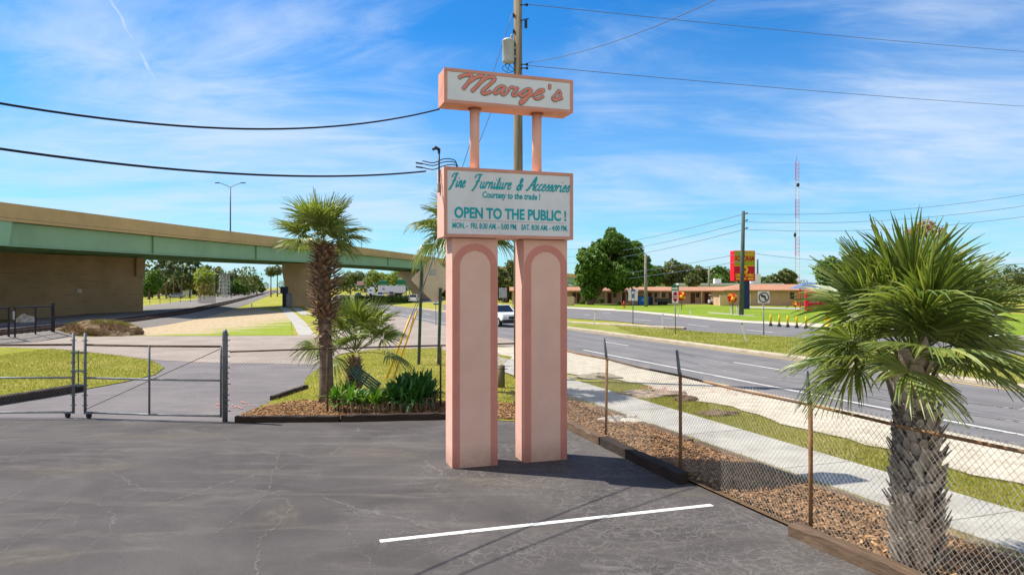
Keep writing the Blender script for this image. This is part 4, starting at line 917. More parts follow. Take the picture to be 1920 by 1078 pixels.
# tall palm by the mulch bed
px_, py_, _ = G(612, 757)
palm('tall fan palm with shaggy brown boots at the end of the mulch bed', (px_, py_, 0), (-.12, 0),
     [(.23, -.05), (.19, .3), (.17, 1.2), (.17, 2.0), (.2, 2.6), (.16, 4.3)],
     [([(.2, 1.55), (.22, 1.9), (.28, 2.3), (.28, 2.6)], 40, .22, 1.0, 1.3), ([(.30, 2.35), (.36, 3.0), (.38, 3.5), (.34, 4.0), (.26, 4.4)], 260, 0.21, 1.0, .55)], 4.5, 26, .6, .86, 23, tmin=3, tmax=84, nl=38, droop=.4, boot_mat=BOOTD)
px_, py_, _ = G(664, 737)
palm('small young fan palm rising from the shrubs beside the tall palm', (px_, py_, 0), (.05, 0),
     [(.2, -.05), (.22, .3), (.2, .7), (.12, 1.1)],
     [([(.22, .02), (.27, .4), (.24, .75), (.14, 1.05)], 60, .2, .75, .1)], 1.3, 26, 1.02, .92, 37, tmin=6, tmax=72, nl=42, droop=.5, boot_mat=BOOTD)
palm('fan palm hidden behind the left sign pillar with fronds showing beside the cabinet', (-1.5, 22.0, 0), (.0, 0),
     [(.22, -.05), (.18, .4), (.17, 4.2)], [([(.24, 2.2), (.4, 3.2), (.3, 4.2)], 120, .28, 1.0, .5)], 4.8, 30, .8, 1.1, 41, tmin=3, tmax=88, nl=36, droop=.75, boot_mat=BOOTD)

# ------------------------------------------------------------------ strap-leaved plants in the bed
STRAP = leafmat('strap_leaf', c(54, 100, 28), c(92, 140, 40), c(150, 178, 72), trans=.35, rough=.45, nscale=1.5)
STRAPD = leafmat('dark_strap_leaf', c(30, 76, 30), c(54, 106, 44), c(100, 144, 68), trans=.28, rough=.4, nscale=1.5)
STALK = mat('dry_stalk', c(172, 150, 120), .9, c(124, 102, 80), 6)
def strap_plant(px, py, h, nl, m, label, group, seed, stalk=.35, wid=.035, spread=.6):
    x, y, _ = G(px, py); g = np.random.default_rng(seed); t = thing('bed_plant', label, 'plant', (x, y, 0), group)
    lv, sk = MB(), MB(); ns = max(3, nl//14)
    for s in range(ns):
        a = g.uniform(0, 6.28); r = g.uniform(.02, .22); b = np.array([x+r*math.cos(a), y+r*math.sin(a), 0.0]); tp = b+np.array([g.normal()*.05, g.normal()*.05, h*stalk*g.uniform(.7, 1.2)])
        sk.tube([b, (b+tp)/2+g.normal(0, .015, 3), tp], [.022, .026, .02], 6)
        for j in range(5): q = g.uniform(0, 6.28); e = tp+np.array([.22*math.cos(q), .22*math.sin(q), -h*stalk*.8]); sk.tube([tp, (tp+e)/2+np.array([.06*math.cos(q), .06*math.sin(q), .1]), e], [.012, .012, .004], 4)
        for k in range(nl//ns):
            q = g.uniform(0, 6.28); el = g.uniform(.25, 1.35); L = h*(1-stalk)*g.uniform(.7, 1.15); d = np.array([math.cos(q)*math.cos(el)*spread*1.6, math.sin(q)*math.cos(el)*spread*1.6, math.sin(el)]); sd_ = np.array([-math.sin(q), math.cos(q), 0]); V = []
            z0 = g.uniform(-.12, .06)*h
            for i, f_ in enumerate((0, .3, .6, .85, 1)):
                p = tp+np.array([0, 0, z0])+d*L*f_-np.array([0, 0, L*.5*f_**2.4*(1.2-math.sin(el))]); w = wid*(.5, 1, .95, .6, .03)[i]
                V += [p-sd_*w+np.array([0, 0, .3*w]), p, p+sd_*w+np.array([0, 0, .3*w])]
            lv.add(V, [[3*i+j, 3*i+j+1, 3*i+4+j, 3*i+3+j] for i in range(4) for j in (0, 1)])
    mk('leaves', lv, m, t); mk('stalks', sk, STALK, t); return t
i = 0
for px, py, h, lab in ((634, 772, .62, 'light green strap-leaved plant leftmost in the bed beside the fence post'), (662, 776, .66, 'light green strap-leaved plant below the small palm'), (690, 774, .58, 'light green strap-leaved plant second from the dark green clump'), (716, 774, .58, 'light green strap-leaved plant touching the dark green clump'), (645, 760, .6, 'light green strap-leaved plant at the back between the two palms'), (703, 762, .55, 'light green strap-leaved plant in front of the green bench')):
    strap_plant(px, py, h*1.25, 60, STRAP, lab, 'light green bed plants', 60+i, .38, .033); i += 1
for px, py, h, lab in ((742, 772, .85, 'dark green leafy plant at the left end of its clump'), (764, 774, .95, 'dark green leafy plant in the middle front of its clump'), (786, 772, 1.0, 'dark green leafy plant at the front right of its clump'), (755, 760, .95, 'dark green leafy plant in the middle back of its clump'), (778, 760, 1.05, 'dark green leafy plant at the back of its clump'), (803, 764, 1.0, 'dark green leafy plant nearest the left sign pillar')):
    p_ = strap_plant(px, py, h*1.1, 110, STRAPD, lab, 'dark green bed plants', 80+i, .32, .045, .42); i += 1
fx, fy, fz = AY(814, 719, 19.6)
mk('flower', MB().blob((fx, fy, fz), (.05, .05, .09), .3, 3, 10, 6).blob((fx+.03, fy, fz+.08), (.03, .03, .06), .3, 4, 10, 6), mat('red_flower', c(220, 70, 50), .6), p_)
# green slatted bench tipped against the small palm
GRN = mat('bench_green', c(8, 62, 58), .45, c(12, 74, 66), 4)
a_, b_ = np.array(AY(668, 686, 20.9)), np.array(AY(712, 719, 20.7)); bx = (b_-a_)/np.linalg.norm(b_-a_)
be = thing('bench', 'dark green slatted bench tipped over behind the shrubs', 'bench', tuple((a_+b_)/2*np.array([1, 1, 0])))
sl = np.cross(bx, np.array([0, 1, 0])); sl = sl if sl[2] < 0 else -sl; sl = sl*.8+np.array([0, -.55, 0]); sl /= np.linalg.norm(sl); nn_ = np.cross(bx, sl)
Rm = np.stack([bx, sl, nn_], 1); Ln = np.linalg.norm(b_-a_)+.1
for k in range(5): mk('slat', MB().box((a_+b_)/2+sl*(.075*k), (Ln, .055, .02), rot=Rm), GRN, be, bevel=.004)
for e in (-.38, 0.02, .4): mk('frame_bar', MB().box((a_+b_)/2+bx*Ln*e*1.1+sl*.16+nn_*.025, (.045, .42, .03), rot=Rm), DK if e < 0 else GRN, be)
for e in (-.46, .40):
    q = (a_+b_)/2+bx*Ln*e+sl*.02; mk('leg', MB().tube([q, q+np.array([-.08, .12, -.42 if e > 0 else -.3])], .022, 6), DK, be)
bl = MB(); q = np.array(AY(652, 692, 20.8))
for k in range(5): bl.tube([q+np.array([.02*k-.03, 0, -.1*k]), q+np.array([.12+.02*k, .05, -.1*k-.05])], .03, 6)
mk('armrest', bl, DK, be)

# ------------------------------------------------------------------ leafy trees
LEAF = leafmat('oak_leaf', c(36, 68, 22), c(76, 112, 38), c(126, 150, 62), trans=.3, nscale=.35)
LEAFO = leafmat('olive_leaf', c(52, 66, 34), c(92, 104, 52), c(140, 140, 78), trans=.3, nscale=.25)
LEAFY = leafmat('bright_leaf', c(78, 104, 34), c(124, 144, 50), c(176, 178, 84), trans=.35, nscale=.3)
LEAFP = leafmat('pine_needles', c(40, 62, 38), c(70, 90, 54), c(112, 124, 78), trans=.15, nscale=.3)
LEAFR = leafmat('reddish_leaf', c(130, 92, 70), c(168, 124, 96), c(190, 160, 120), trans=.3, nscale=.5)
TRK = mat('tree_bark', c(124, 106, 88), .95, c(80, 66, 54), 2.5, 1, 12, stretch=(4, 4, .6))
def crown_mb(blobs, n, size, g, hollow=.45, m=0):
    vol = np.array([r**2 for _, r in blobs]); pk = g.choice(len(blobs), n, p=vol/vol.sum()); C = np.array([b[0] for b in blobs])[pk]; Rr = np.array([b[1] for b in blobs])[pk]
    d = g.normal(size=(n, 3)); d /= np.linalg.norm(d, axis=1)[:, None]; rad = Rr*(hollow+(1-hollow)*g.random(n)**.5)*(1+.12*np.sin(d[:, 0]*7+d[:, 2]*9+pk)); P = C+d*rad[:, None]*np.array([1, 1, .88])
    nrm = d*.7+g.normal(size=(n, 3))*.6+np.array([0, 0, .35]); nrm /= np.linalg.norm(nrm, axis=1)[:, None]
    t1 = np.cross(nrm, g.normal(size=(n, 3))); t1 /= np.linalg.norm(t1, axis=1)[:, None]; t2 = np.cross(nrm, t1); s = size*g.uniform(.5, 1.3, n)[:, None]
    V = np.stack([P-t1*s-t2*s*.15, P-t1*s*.2-t2*s*.6, P+t1*s+t2*s*.1-nrm*s*.2, P+t2*s*.6], 1).reshape(-1, 3)
    mb = MB(); mb.v = [V]; mb.n = len(V); mb.f = np.arange(4*n).reshape(-1, 4).tolist(); mb.mi = [m]*n; return mb
def tree(name, label, base, blobs, n, size, m, trunk_r=.25, seed=1, limbs=6, group=None, trunk_top=None):
    g = np.random.default_rng(seed); t = thing(name, label, 'tree', base, group); B = np.array(base, float)
    mk('crown', crown_mb(blobs, n, size, g), m, t)
    top = trunk_top if trunk_top is not None else np.mean([np.array(b[0]) for b in blobs], 0); top = np.array(top, float); mb = MB()
    mid = B*.55+top*.45+g.normal(0, .2, 3); mb.tube([B-np.array([0, 0, .2]), B+np.array([0, 0, .4]), mid, top], [trunk_r*1.5, trunk_r*1.1, trunk_r*.85, trunk_r*.45], 10)
    for i in range(limbs):
        e = np.array(blobs[i % len(blobs)][0])+g.normal(0, .3, 3); s = mid+(top-mid)*g.uniform(-.2, .8); mb.tube([s, (s+e)/2+g.normal(0, .25, 3), e], [trunk_r*.45, trunk_r*.3, trunk_r*.08], 6)
    mk('trunk', mb, TRK, t, smooth=True); return t
def pxblobs(lst, Y, dY=2.5, seed=0):
    g = np.random.default_rng(seed); return [(AY(px, py, Y+g.uniform(-dY, dY)), r/F*Y) for px, py, r in lst]
tree('oak_tree', 'large dark green broad tree in front of the motel', G(1106, 571.5),
     pxblobs([(1112, 490, 28), (1152, 455, 24), (1146, 436, 11), (1180, 478, 30), (1200, 494, 20), (1100, 520, 22), (1130, 515, 32), (1170, 512, 32), (1098, 478, 16), (1192, 515, 24), (1105, 545, 18), (1158, 532, 18), (1090, 505, 12), (1128, 470, 24), (1135, 490, 30), (1160, 495, 30), (1165, 462, 18), (1205, 505, 16)], 131, 4, 3), 32000, .32, LEAF, .7, 5, 9)
# trees beyond the motel
for k, (lst, Y, m, lab, n) in enumerate((
    ([(1262, 505, 20), (1285, 512, 20), (1240, 515, 18), (1265, 525, 24)], 175, LEAFO, 'olive spreading tree with bare limbs rising behind the middle of the motel', 7000),
    ([(1228, 520, 18), (1225, 508, 12), (1215, 532, 16)], 170, LEAF, 'dark tree behind the motel close to the big broad tree', 4500),
    ([(1310, 515, 18), (1330, 518, 16), (1300, 528, 18)], 180, LEAFO, 'rounded tree behind the motel left of the red road sign', 5000),
    ([(1348, 512, 15), (1362, 520, 14), (1345, 528, 16)], 176, LEAF, 'dark rounded tree just left of the red road sign', 4500),
    ([(1452, 528, 16), (1475, 520, 18), (1440, 536, 12)], 180, LEAFO, 'tree above the plain end of the motel beside the lattice mast', 4500),
    ([(1560, 510, 30), (1610, 500, 32), (1590, 530, 30)], 120, LEAF, 'dense tree behind the left half of the nearest palm', 6000),
    ([(1700, 510, 40), (1760, 500, 40), (1730, 540, 36)], 110, LEAF, 'dense tree behind the middle of the nearest palm', 7000),
    ([(1850, 540, 36), (1905, 530, 36), (1960, 545, 30), (1870, 560, 30)], 95, LEAFO, 'bushy tree at the right edge beyond the far road', 6000),
    ([(1735, 428, 20), (1712, 440, 16), (1760, 440, 16)], 70, LEAFR, 'slim tree with reddish new leaves topping the nearest palm', 700))):
    bl = pxblobs(lst, Y, 3, 20+k); cx_ = np.mean([b[0][0] for b in bl]); tree('broad_tree', lab, (cx_, Y, 0), bl, n, .34 if Y > 100 else .2, m, .35 if Y > 100 else .16, 30+k, 5)
# trees seen under and beyond the flyover and beside the sign
for k, (lst, Y, m, lab, n) in enumerate((
    ([(284, 530, 20), (278, 545, 15), (290, 515, 12)], 190, LEAF, 'dark tree at the corner of the brown abutment wall', 4000),
    ([(330, 535, 18), (350, 528, 16), (312, 540, 14)], 230, LEAFO, 'olive scrub tree below the pines', 4000),
    ([(440, 535, 14), (452, 540, 12), (428, 544, 10)], 240, LEAF, 'green tree behind the grey rail signal', 3000),
    ([(470, 528, 14), (482, 534, 12), (460, 538, 12), (490, 542, 8)], 330, LEAF, 'rounded tree closing the far end of the tracks', 3500),
    ([(655, 522, 16), (672, 520, 14), (640, 530, 12)], 330, LEAFO, 'grey green tree under the flyover beside the tall palm', 3000),
    ([(700, 518, 14), (716, 522, 12), (690, 528, 10)], 320, LEAFY, 'bright green tree behind the parked lorry', 3000),
    ([(745, 520, 16), (762, 524, 14), (730, 524, 10)], 310, LEAFY, 'yellow green tree above the lorry trailer', 3000),
    ([(935, 520, 22), (958, 530, 20), (945, 548, 22), (960, 500, 14)], 150, LEAFO, 'olive tree framed between the two sign pillars', 5000),
    ([(900, 540, 26), (870, 545, 26), (985, 545, 24), (1020, 545, 22)], 160, LEAF, 'dark tree mass just behind the right sign pillar', 5000))):
    bl = pxblobs(lst, Y, 3, 50+k); cx_ = np.mean([b[0][0] for b in bl]); tree('broad_tree', lab, (cx_, Y, 0), bl, n, .42 if Y > 200 else .3, m, .3, 70+k, 4)
# tall pines beyond the railway
def pine(label, px, Y, top, seed):
    g = np.random.default_rng(seed); x = (px-960)/F*Y; t = thing('pine_tree', label, 'tree', (x, Y, 0), 'tall pines beyond the railway'); h = HC+(HZ-top)/F*Y
    P = [(x+.25*math.sin(z*.3+seed), Y, z) for z in np.linspace(-.2, h*.97, 8)]; mk('trunk', MB().tube(P, np.linspace(.3, .08, 8), 8), TRK, t, smooth=True)
    bl = []
    for i in range(12): z = h*g.uniform(.5, 1.0); rr = h*.16*(1.25-z/h); a = g.uniform(0, 6.28); bl.append(((x+rr*1.3*math.cos(a), Y+rr*1.3*math.sin(a), z), h*.06*g.uniform(.7, 1.3)))
    mk('crown', crown_mb(bl, 1800, .3, g), LEAFP, t)
for k, (px, Y, top, lab) in enumerate(((296, 205, 488, 'pine standing nearest the abutment wall'), (312, 215, 484, 'second pine from the abutment wall, close to the first'), (327, 225, 490, 'crooked pine above the white shed'), (341, 220, 480, 'tallest pine, near the middle of the opening under the flyover'), (356, 230, 488, 'pine right of the white shed'), (372, 225, 486, 'pine behind the brown shaggy palm'), (391, 235, 492, 'last pine before the gap of sky'), (408, 260, 502, 'small slim pine alone beside the lattice gantry'))):
    pine(lab, px, Y, top, 90+k)
def far_palm(label, px, Y, base_py, top_py, seed, group='palms far beyond the flyover', r=1.4, shag=False):
    g = np.random.default_rng(seed); x = (px-960)/F*Y; h = HC+(HZ-top_py)/F*Y-r*.6; t = thing('fan_palm', label, 'palm', (x, Y, 0), group)
    mk('trunk', MB().tube([(x, Y, -.1), (x, Y, h*.5), (x, Y, h)], [.24, .18, .16], 8), BARK, t, smooth=True)
    mk('crown', crown_mb([((x, Y, h+.2), r), ((x, Y, h-.5), r*.75)], 900, .32, g, .3), LEAFO if not shag else LEAFY, t)
    if shag: mk('dead_fronds', crown_mb([((x, Y, h-1.6), r*.9), ((x, Y, h-2.8), r*.7)], 700, .32, g, .3), PALMY, t)
far_palm('palm with a brown skirt of dead fronds under the flyover', 383, 170, 560, 508, 1, r=2.6, shag=True)
far_palm('left one of two palms close to the flyover pier', 508, 240, 553, 503, 2, r=2.0)
far_palm('right one of two palms close to the flyover pier', 520, 245, 553, 501, 3, r=2.0)
far_palm('palm tree behind the motel next to the red sign', 1358, 178, 560, 506, 4, group=None, r=2.2)
far_palm('pale small palm behind the motel roof beside the big tree', 1152, 150, 560, 515, 5, group=None, r=2.0)
far_palm('small palm behind the motel roof under the olive tree', 1298, 150, 560, 519, 6, group=None, r=1.7)
# far belts of woodland that read as one mass
def belt(x0, x1, Y, h, n, seed, m, label):
    g = np.random.default_rng(seed); bl = []
    for i in range(n): x = x0+(x1-x0)*(i+g.random())/n; hh = h*g.uniform(.6, 1.15); bl.append(((x, Y+g.uniform(-8, 8), hh*.5), hh*.55))
    o = mk('woodland', crown_mb(bl, n*420, .7, g, .6), m, off=(0, 0, 0)); o['kind'] = 'stuff'; o['label'] = label; o['category'] = 'woodland'
belt(-190, -110, 300, 8, 22, 1, LEAFO, 'far belt of scrub woodland beyond the railway at left')
belt(-138, -98, 262, 13, 12, 6, LEAFO, 'dark olive woodland filling the gap below the pines')
belt(-120, 20, 420, 11, 26, 2, LEAFO, 'far belt of woodland behind the highway junction')
belt(-20, 120, 210, 6, 24, 3, LEAF, 'belt of dark trees behind the motel roofs')
belt(90, 230, 190, 7, 26, 4, LEAFO, 'belt of trees beyond the far road at right')
belt(-600, 600, 900, 14, 60, 5, LEAFO, 'distant woodland along the horizon')

# ------------------------------------------------------------------ the flyover
BTAN = mat('flyover_tan', c(206, 172, 118), .85, c(196, 162, 110), .5, .2, 8, dirt=c(176, 146, 100), dscale=.15)
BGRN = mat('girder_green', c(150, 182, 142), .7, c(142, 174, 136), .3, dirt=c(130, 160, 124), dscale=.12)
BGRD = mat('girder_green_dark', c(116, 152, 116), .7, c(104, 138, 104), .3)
BSOF = mat('deck_soffit', c(104, 104, 90), .9, c(88, 88, 76), .3)
BWAL = mat('abutment_wall', c(176, 144, 104), .95, c(156, 128, 92), .4, .5, 4, dirt=c(140, 114, 84), dscale=.12)
BPIL = mat('pier_concrete', c(186, 162, 128), .9, c(168, 146, 116), .4, .3, 5)
fo = thing('flyover', 'long road flyover with green steel girders and tan concrete barrier', 'flyover', (-32, 120, 0))
axis = [(-52, -25, 6.0), (-48.2, 10, 6.1), (-41.3, 57, 6.55), (-36.7, 90, 6.9), (-30, 138, 7.55), (-23.2, 186, 7.95), (-12, 222, 7.3), (6, 252, 6.0), (30, 276, 4.4), (62, 296, 2.4), (110, 315, .2)]
A3 = np.array(axis, float); A3 = np.array(smooth_pts([tuple(a) for a in A3], 5)); TG = np.gradient(A3, axis=0); TG[:, 2] = 0; TG /= np.linalg.norm(TG, axis=1)[:, None]; LFT = np.stack([-TG[:, 1], TG[:, 0], 0*TG[:, 0]], 1)
def sweep(mb, sec, a0=0, a1=None, m=0):
    """sec: closed section in (offset to the left of the near edge, height over girder foot)"""
    Aa, Ll = A3[a0:a1], LFT[a0:a1]; n = len(sec); V = []
    for p, l in zip(Aa, Ll):
        for o_, h in sec: V.append(p+l*o_+np.array([0, 0, h]))
    f = [[i*n+j, i*n+(j+1) % n, (i+1)*n+(j+1) % n, (i+1)*n+j] for i in range(len(Aa)-1) for j in range(n)]+[list(range(n))[::-1], [(len(Aa)-1)*n+j for j in range(n)]]
    mb.add(V, f, m); return mb
BW = 14.0
mk('deck', sweep(MB(), [(-.35, 2.3), (-.35, 2.05), (.1, 2.0), (BW-.1, 2.0), (BW+.35, 2.05), (BW+.35, 2.3)]), BSOF, fo)
for o_ in (0, BW): mk('barrier', sweep(MB(), [(o_-.36 if o_ == 0 else o_-.05, 2.02 if o_ == 0 else 2.32), (o_-.36 if o_ == 0 else o_+.36, 2.02), (o_-.30, 3.5), (o_+.0 if o_ == 0 else o_+.36, 3.5), (o_+.12, 2.32), (o_+.05, 2.02)] if o_ == 0 else [(o_-.12, 2.32), (o_, 3.5), (o_+.3, 3.5), (o_+.37, 2.02), (o_, 2.02)]), BTAN, fo)
for k, o_ in enumerate((0.02, 3.5, 7.0, 10.5, BW-.45)):
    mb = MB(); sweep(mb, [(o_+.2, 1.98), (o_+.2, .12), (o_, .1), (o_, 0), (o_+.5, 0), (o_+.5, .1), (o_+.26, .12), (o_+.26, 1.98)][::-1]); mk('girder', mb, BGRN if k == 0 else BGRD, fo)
mb = MB(); mbj = MB()
for i in range(6, len(A3)-1):
    p, l, tg = A3[i], LFT[i], TG[i]
    if i in (9, 13, 16, 19, 22, 25, 28): mb.box(p+l*.1+np.array([0, 0, 1.05]), (.07, .16, 1.86), rot=np.stack([tg, l, [0, 0, 1]], 1))
    if i % 2 == 0:
        for o_ in np.arange(1.9, BW, 3.5): mbj.box(p+l*o_+np.array([0, 0, 1.1]), (.2, 3.0, 1.3), rot=np.stack([tg, l, [0, 0, 1]], 1))
mk('girder_splices', mb, BGRD, fo); mk('cross_frames', mbj, BGRD, fo)
ix = int(np.argmin(np.abs(A3[:, 1]-58))); p, l, tg = A3[ix], LFT[ix], TG[ix]
mb = MB().extr([(-.75, 0), (.75, 0), (1.1, 1.98), (-.1, 1.98)], p-l*.26+np.array([0, 0, .02]), tg, [0, 0, 1], l, .5)
mk('girder_end', mb, mat('girder_light', c(150, 190, 150), .7, c(142, 182, 142), .5), fo)
# abutment wall with faint course joints, and two hammerhead piers
A_, B_ = np.array([-44.2, 85, 0]), np.array([-51.3, 69.8, 0]); d = (B_-A_)/np.linalg.norm(B_-A_); n_ = np.array([-d[1], d[0], 0]); n_ = n_ if n_[1] > 0 else -n_
C_ = A_+d*42; mb = MB().prism([A_[:2], C_[:2], (C_+n_*1.2)[:2], (A_+n_*1.2)[:2]], .0, 6.72); ab = mk('abutment', mb, BWAL, fo)
mb = MB(); g = np.random.default_rng(5)
for r_ in range(8):
    z = .9+r_*.75
    for k in range(14):
        q = A_+d*(1.0+k*2.6+(r_ % 2)*1.3+g.uniform(-.3, .3)); L_ = g.uniform(.5, 1.6)
        if g.random() < .55: mb.box(q-n_*.012+np.array([0, 0, z]), (L_, .03, .05), rot=np.stack([d, n_, [0, 0, 1]], 1))
mk('course_joints', mb, mat('joint_dark', c(140, 110, 80), .95), ab)
mk('corner_pilaster', MB().box(A_+d*.6-n_*.15+np.array([0, 0, 5.6]), (1.15, .5, 2.2), rot=np.stack([d, n_, [0, 0, 1]], 1)), BWAL, ab)
x, y, z = AY(139, 545, 76.5); mk('wall_plate', MB().box(np.array([x, y, z])-n_*.9, (.5, .06, .4), rot=np.stack([d, n_, [0, 0, 1]], 1)), mat('plate', c(200, 190, 170), .8), ab)
def pier(x, y, ang, w0, w1, zt, ka, kb):
    R_ = rotz(ang); prof = [(-w0/2, 0), (w0/2, 0), (w0/2+.1, zt*ka), (w1/2, zt*kb), (w1/2, zt), (-w1/2, zt), (-w1/2, zt*kb), (-w0/2-.1, zt*ka)]
    ax, ay = R_ @ np.array([1, 0, 0]), R_ @ np.array([0, 1, 0]); return mk('pier', MB().extr(prof, np.array([x, y, 0])-ay*.9, ax, [0, 0, 1], ay, 1.8), BPIL, fo, bevel=.05)
def on_axis(Y, o_):
    i = int(np.argmin(np.abs(A3[:, 1]-Y))); return A3[i]+LFT[i]*o_, TG[i], A3[i][2]
p, tg, zz = on_axis(119, 7); pier(p[0]+4.3, p[1], math.atan2(tg[1], tg[0])-PI/2+R(6), 4.3, 5.8, zz-.02, .3, .8)
p, tg, zz = on_axis(203, 7); pier(p[0], p[1], math.atan2(tg[1], tg[0])-PI/2, 5, 13.2, zz-.02, .42, .86)
# double-armed street lamps on the deck
def lamp(px, top_py, Y, label):
    x, y, zt = AY(px, top_py, Y); zb = float(np.interp(Y, A3[:16, 1], A3[:16, 2]))+2.3; t = thing('street_lamp', label, 'street lamp', (x, y, zb), None)
    mk('pole', MB().tube([(x, y, zb), (x, y, zt)], [.13, .09], 10), GALVD, t, smooth=True)
    for s in (-1, 1):
        a = mk('arm', MB().tube(smooth_pts([(x, y, zt-.15), (x+s*.7, y, zt+.2), (x+s*1.6, y, zt+.55)], 4), .05, 6), GALVD, t, smooth=True)
        mk('lamp_head', MB().box((x+s*2.0, y, zt+.58), (.85, .34, .13), taper=(.7, .7)), DK, a)
lamp(432, 350, 112, 'tall double-armed street lamp on the flyover above the railway'); 
x, y, zt = AY(678, 440, 200); 
tq = thing('street_lamp', 'distant bare lamp post on the flyover near the diamond sign', 'street lamp', (x, y, 9.9)); mk('pole', MB().tube([(x, y, 9.9), (x, y, zt)], .08, 8), GALVD, tq)
# ------------------------------------------------------------------ railway
RW = smooth_pts([(-31, -10, 0), (-31.2, 20, 0), (-31.6, 43, 0), (-34, 66, 0), (-46.6, 111, 0), (-94, 262, 0), (-262, 790, 0)], 8); RW = np.array(RW); RT = np.gradient(RW, axis=0); RT /= np.linalg.norm(RT, axis=1)[:, None]; RL = np.stack([-RT[:, 1], RT[:, 0], 0*RT[:, 0]], 1)
def rsweep(sec): 
    n = len(sec); V = [p+l*o_+np.array([0, 0, h]) for p, l in zip(RW, RL) for o_, h in sec]
    return MB().add(V, [[i*n+j, (i+1)*n+j, (i+1)*n+(j+1) % n, i*n+(j+1) % n] for i in range(len(RW)-1) for j in range(n)])
o = mk('ballast', rsweep([(-3.4, .0), (-1.7, .34), (1.9, .36), (9.5, .3), (13, .0)]), BALL, off=(0, 0, 0)); o.data.flip_normals(); struct(o)
rw = thing('railway_track', 'single railway track curving away under the flyover', 'railway track', (-36, 70, 0))
RAIL = mat('rusty_rail', c(96, 66, 52), .8, c(70, 48, 40), 3)
for s in (-.75, .75): mk('rail', rsweep([(s-.07, .36), (s-.07, .54), (s+.07, .54), (s+.07, .36)]), RAIL, rw)
mb = MB(); acc = 0
for i in range(len(RW)-1):
    L_ = np.linalg.norm(RW[i+1]-RW[i]); k = acc
    while k < L_ and RW[i][1] < 280: p = RW[i]+(RW[i+1]-RW[i])*k/L_; mb.box(p+np.array([0, 0, .385]), (.24, 2.5, .12), rot=np.stack([RT[i], RL[i], [0, 0, 1]], 1)); k += .62
    acc = k-L_
sl = mk('sleepers', mb, mat('sleeper_wood', c(70, 56, 46), .95, c(50, 40, 34), 3), rw); sl['kind'] = 'stuff'
# ------------------------------------------------------------------ vehicles
GLS = mat('car_glass', c(36, 44, 52), .12, c(30, 38, 46), 2, spec=.6)
TYRE = mat('tyre_rubber', c(34, 34, 36), .85); RIM = mat('alloy', c(170, 172, 176), .35, metal=.6); BLK = mat('black_trim', c(34, 36, 40), .55); WHT = mat('car_white', c(224, 226, 228), .3, c(218, 220, 224), 2, coat=.4)
LMP = mat('headlamp_glass', c(206, 212, 216), .15, spec=.6)
def car(name, label, cat, loc, ang, L, Wd, H, prof, cab, paint, wr=.36, bed=None, group=None):
    """prof: side outline (x,z) of the lower body; cab: side outline of the glasshouse (foot first and last); x forward"""
    t = thing(name, label, cat, (0, 0, 0), group)
    body = MB().extr([(x, z) for x, z in prof], (0, -Wd/2+.05, 0), [1, 0, 0], [0, 0, 1], [0, 1, 0], Wd-.1); bo = mk('body', body, paint, t, bevel=.07, off=(0, 0, 0))
    n = len(cab); zb = min(z for x, z in cab); zt = max(z for x, z in cab); V = []
    for s in (-1, 1):
        for x, z in cab: k = (z-zb)/(zt-zb); V.append((x, s*(Wd/2-.07-.17*k), z))
    f = [list(range(n)), [i+n for i in range(n)][::-1]]+[[i, i+n, (i+1) % n+n, (i+1) % n] for i in range(n)]
    mk('windows', MB().add(V, f), GLS, t, off=(0, 0, 0))
    # roof and pillars in body colour
    xs = [x for x, z in cab if z > zt-.06]; x0, x1 = min(xs), max(xs); mk('roof', MB().box(((x0+x1)/2, 0, zt+.005), (x1-x0+.12, Wd-.42, .06)), paint, t, bevel=.02, off=(0, 0, 0))
    mb = MB(); A_, B_ = cab[0], cab[-1]
    for s in (-1, 1):
        y0, y1 = s*(Wd/2-.07), s*(Wd/2-.235)
        for (xa, xb) in ((min(A_[0], B_[0]), x0), (max(A_[0], B_[0]), x1), ((x0+x1)/2-.1, (x0+x1)/2)): mk('window_pillar', MB().tube([(xa, y0, zb), (xb, y1, zt)], .045, 6), paint, t, off=(0, 0, 0))
    xf = max(p[0] for p in prof); xr = min(p[0] for p in prof)
    for s in (-1, 1):
        mk('headlight', MB().box((xf-.06, s*(Wd/2-.27), H*.44), (.16, .34, .19)), LMP, t, bevel=.03, off=(0, 0, 0)); mk('tail_light', MB().box((xr+.04, s*(Wd/2-.2), H*.5), (.12, .2, .3)), mat('tail_red', c(170, 30, 28), .3), t, off=(0, 0, 0))
        mk('mirror', MB().box((max(x1, .2)+.45, s*(Wd/2+.06), zb+.1), (.12, .2, .16)), BLK, t, bevel=.03, off=(0, 0, 0))
    gr = mk('grille', MB().box((xf-.03, 0, H*.43), (.1, Wd*.36, .2)).box((xf-.02, 0, H*.43), (.1, .1, .24)), BLK, t, off=(0, 0, 0))
    mk('bumper', MB().box((xf-.03, 0, H*.26), (.26, Wd-.04, .3)), BLK if bed else paint, t, bevel=.05, off=(0, 0, 0)); mk('bumper', MB().box((xr+.03, 0, H*.28), (.22, Wd-.06, .24)), BLK if bed else paint, t, bevel=.05, off=(0, 0, 0))
    for xw in (xf-.85, xr+.85):
        for s in (-1, 1):
            w = mk('wheel', MB().tube([(xw, s*(Wd/2-.24), wr), (xw, s*(Wd/2-.01), wr)], wr, 20), TYRE, t, bevel=.03, off=(0, 0, 0)); mk('rim', MB().tube([(xw, s*(Wd/2-.03), wr), (xw, s*(Wd/2+.004), wr)], wr*.62, 16), RIM, w, off=(0, 0, 0))
    if bed: mk('cargo_bed', MB().box((bed[0], 0, H*.5), (bed[1], Wd-.3, .3)), BLK, t, off=(0, 0, 0))
    t.location = loc; t.rotation_euler = (0, 0, ang); return t
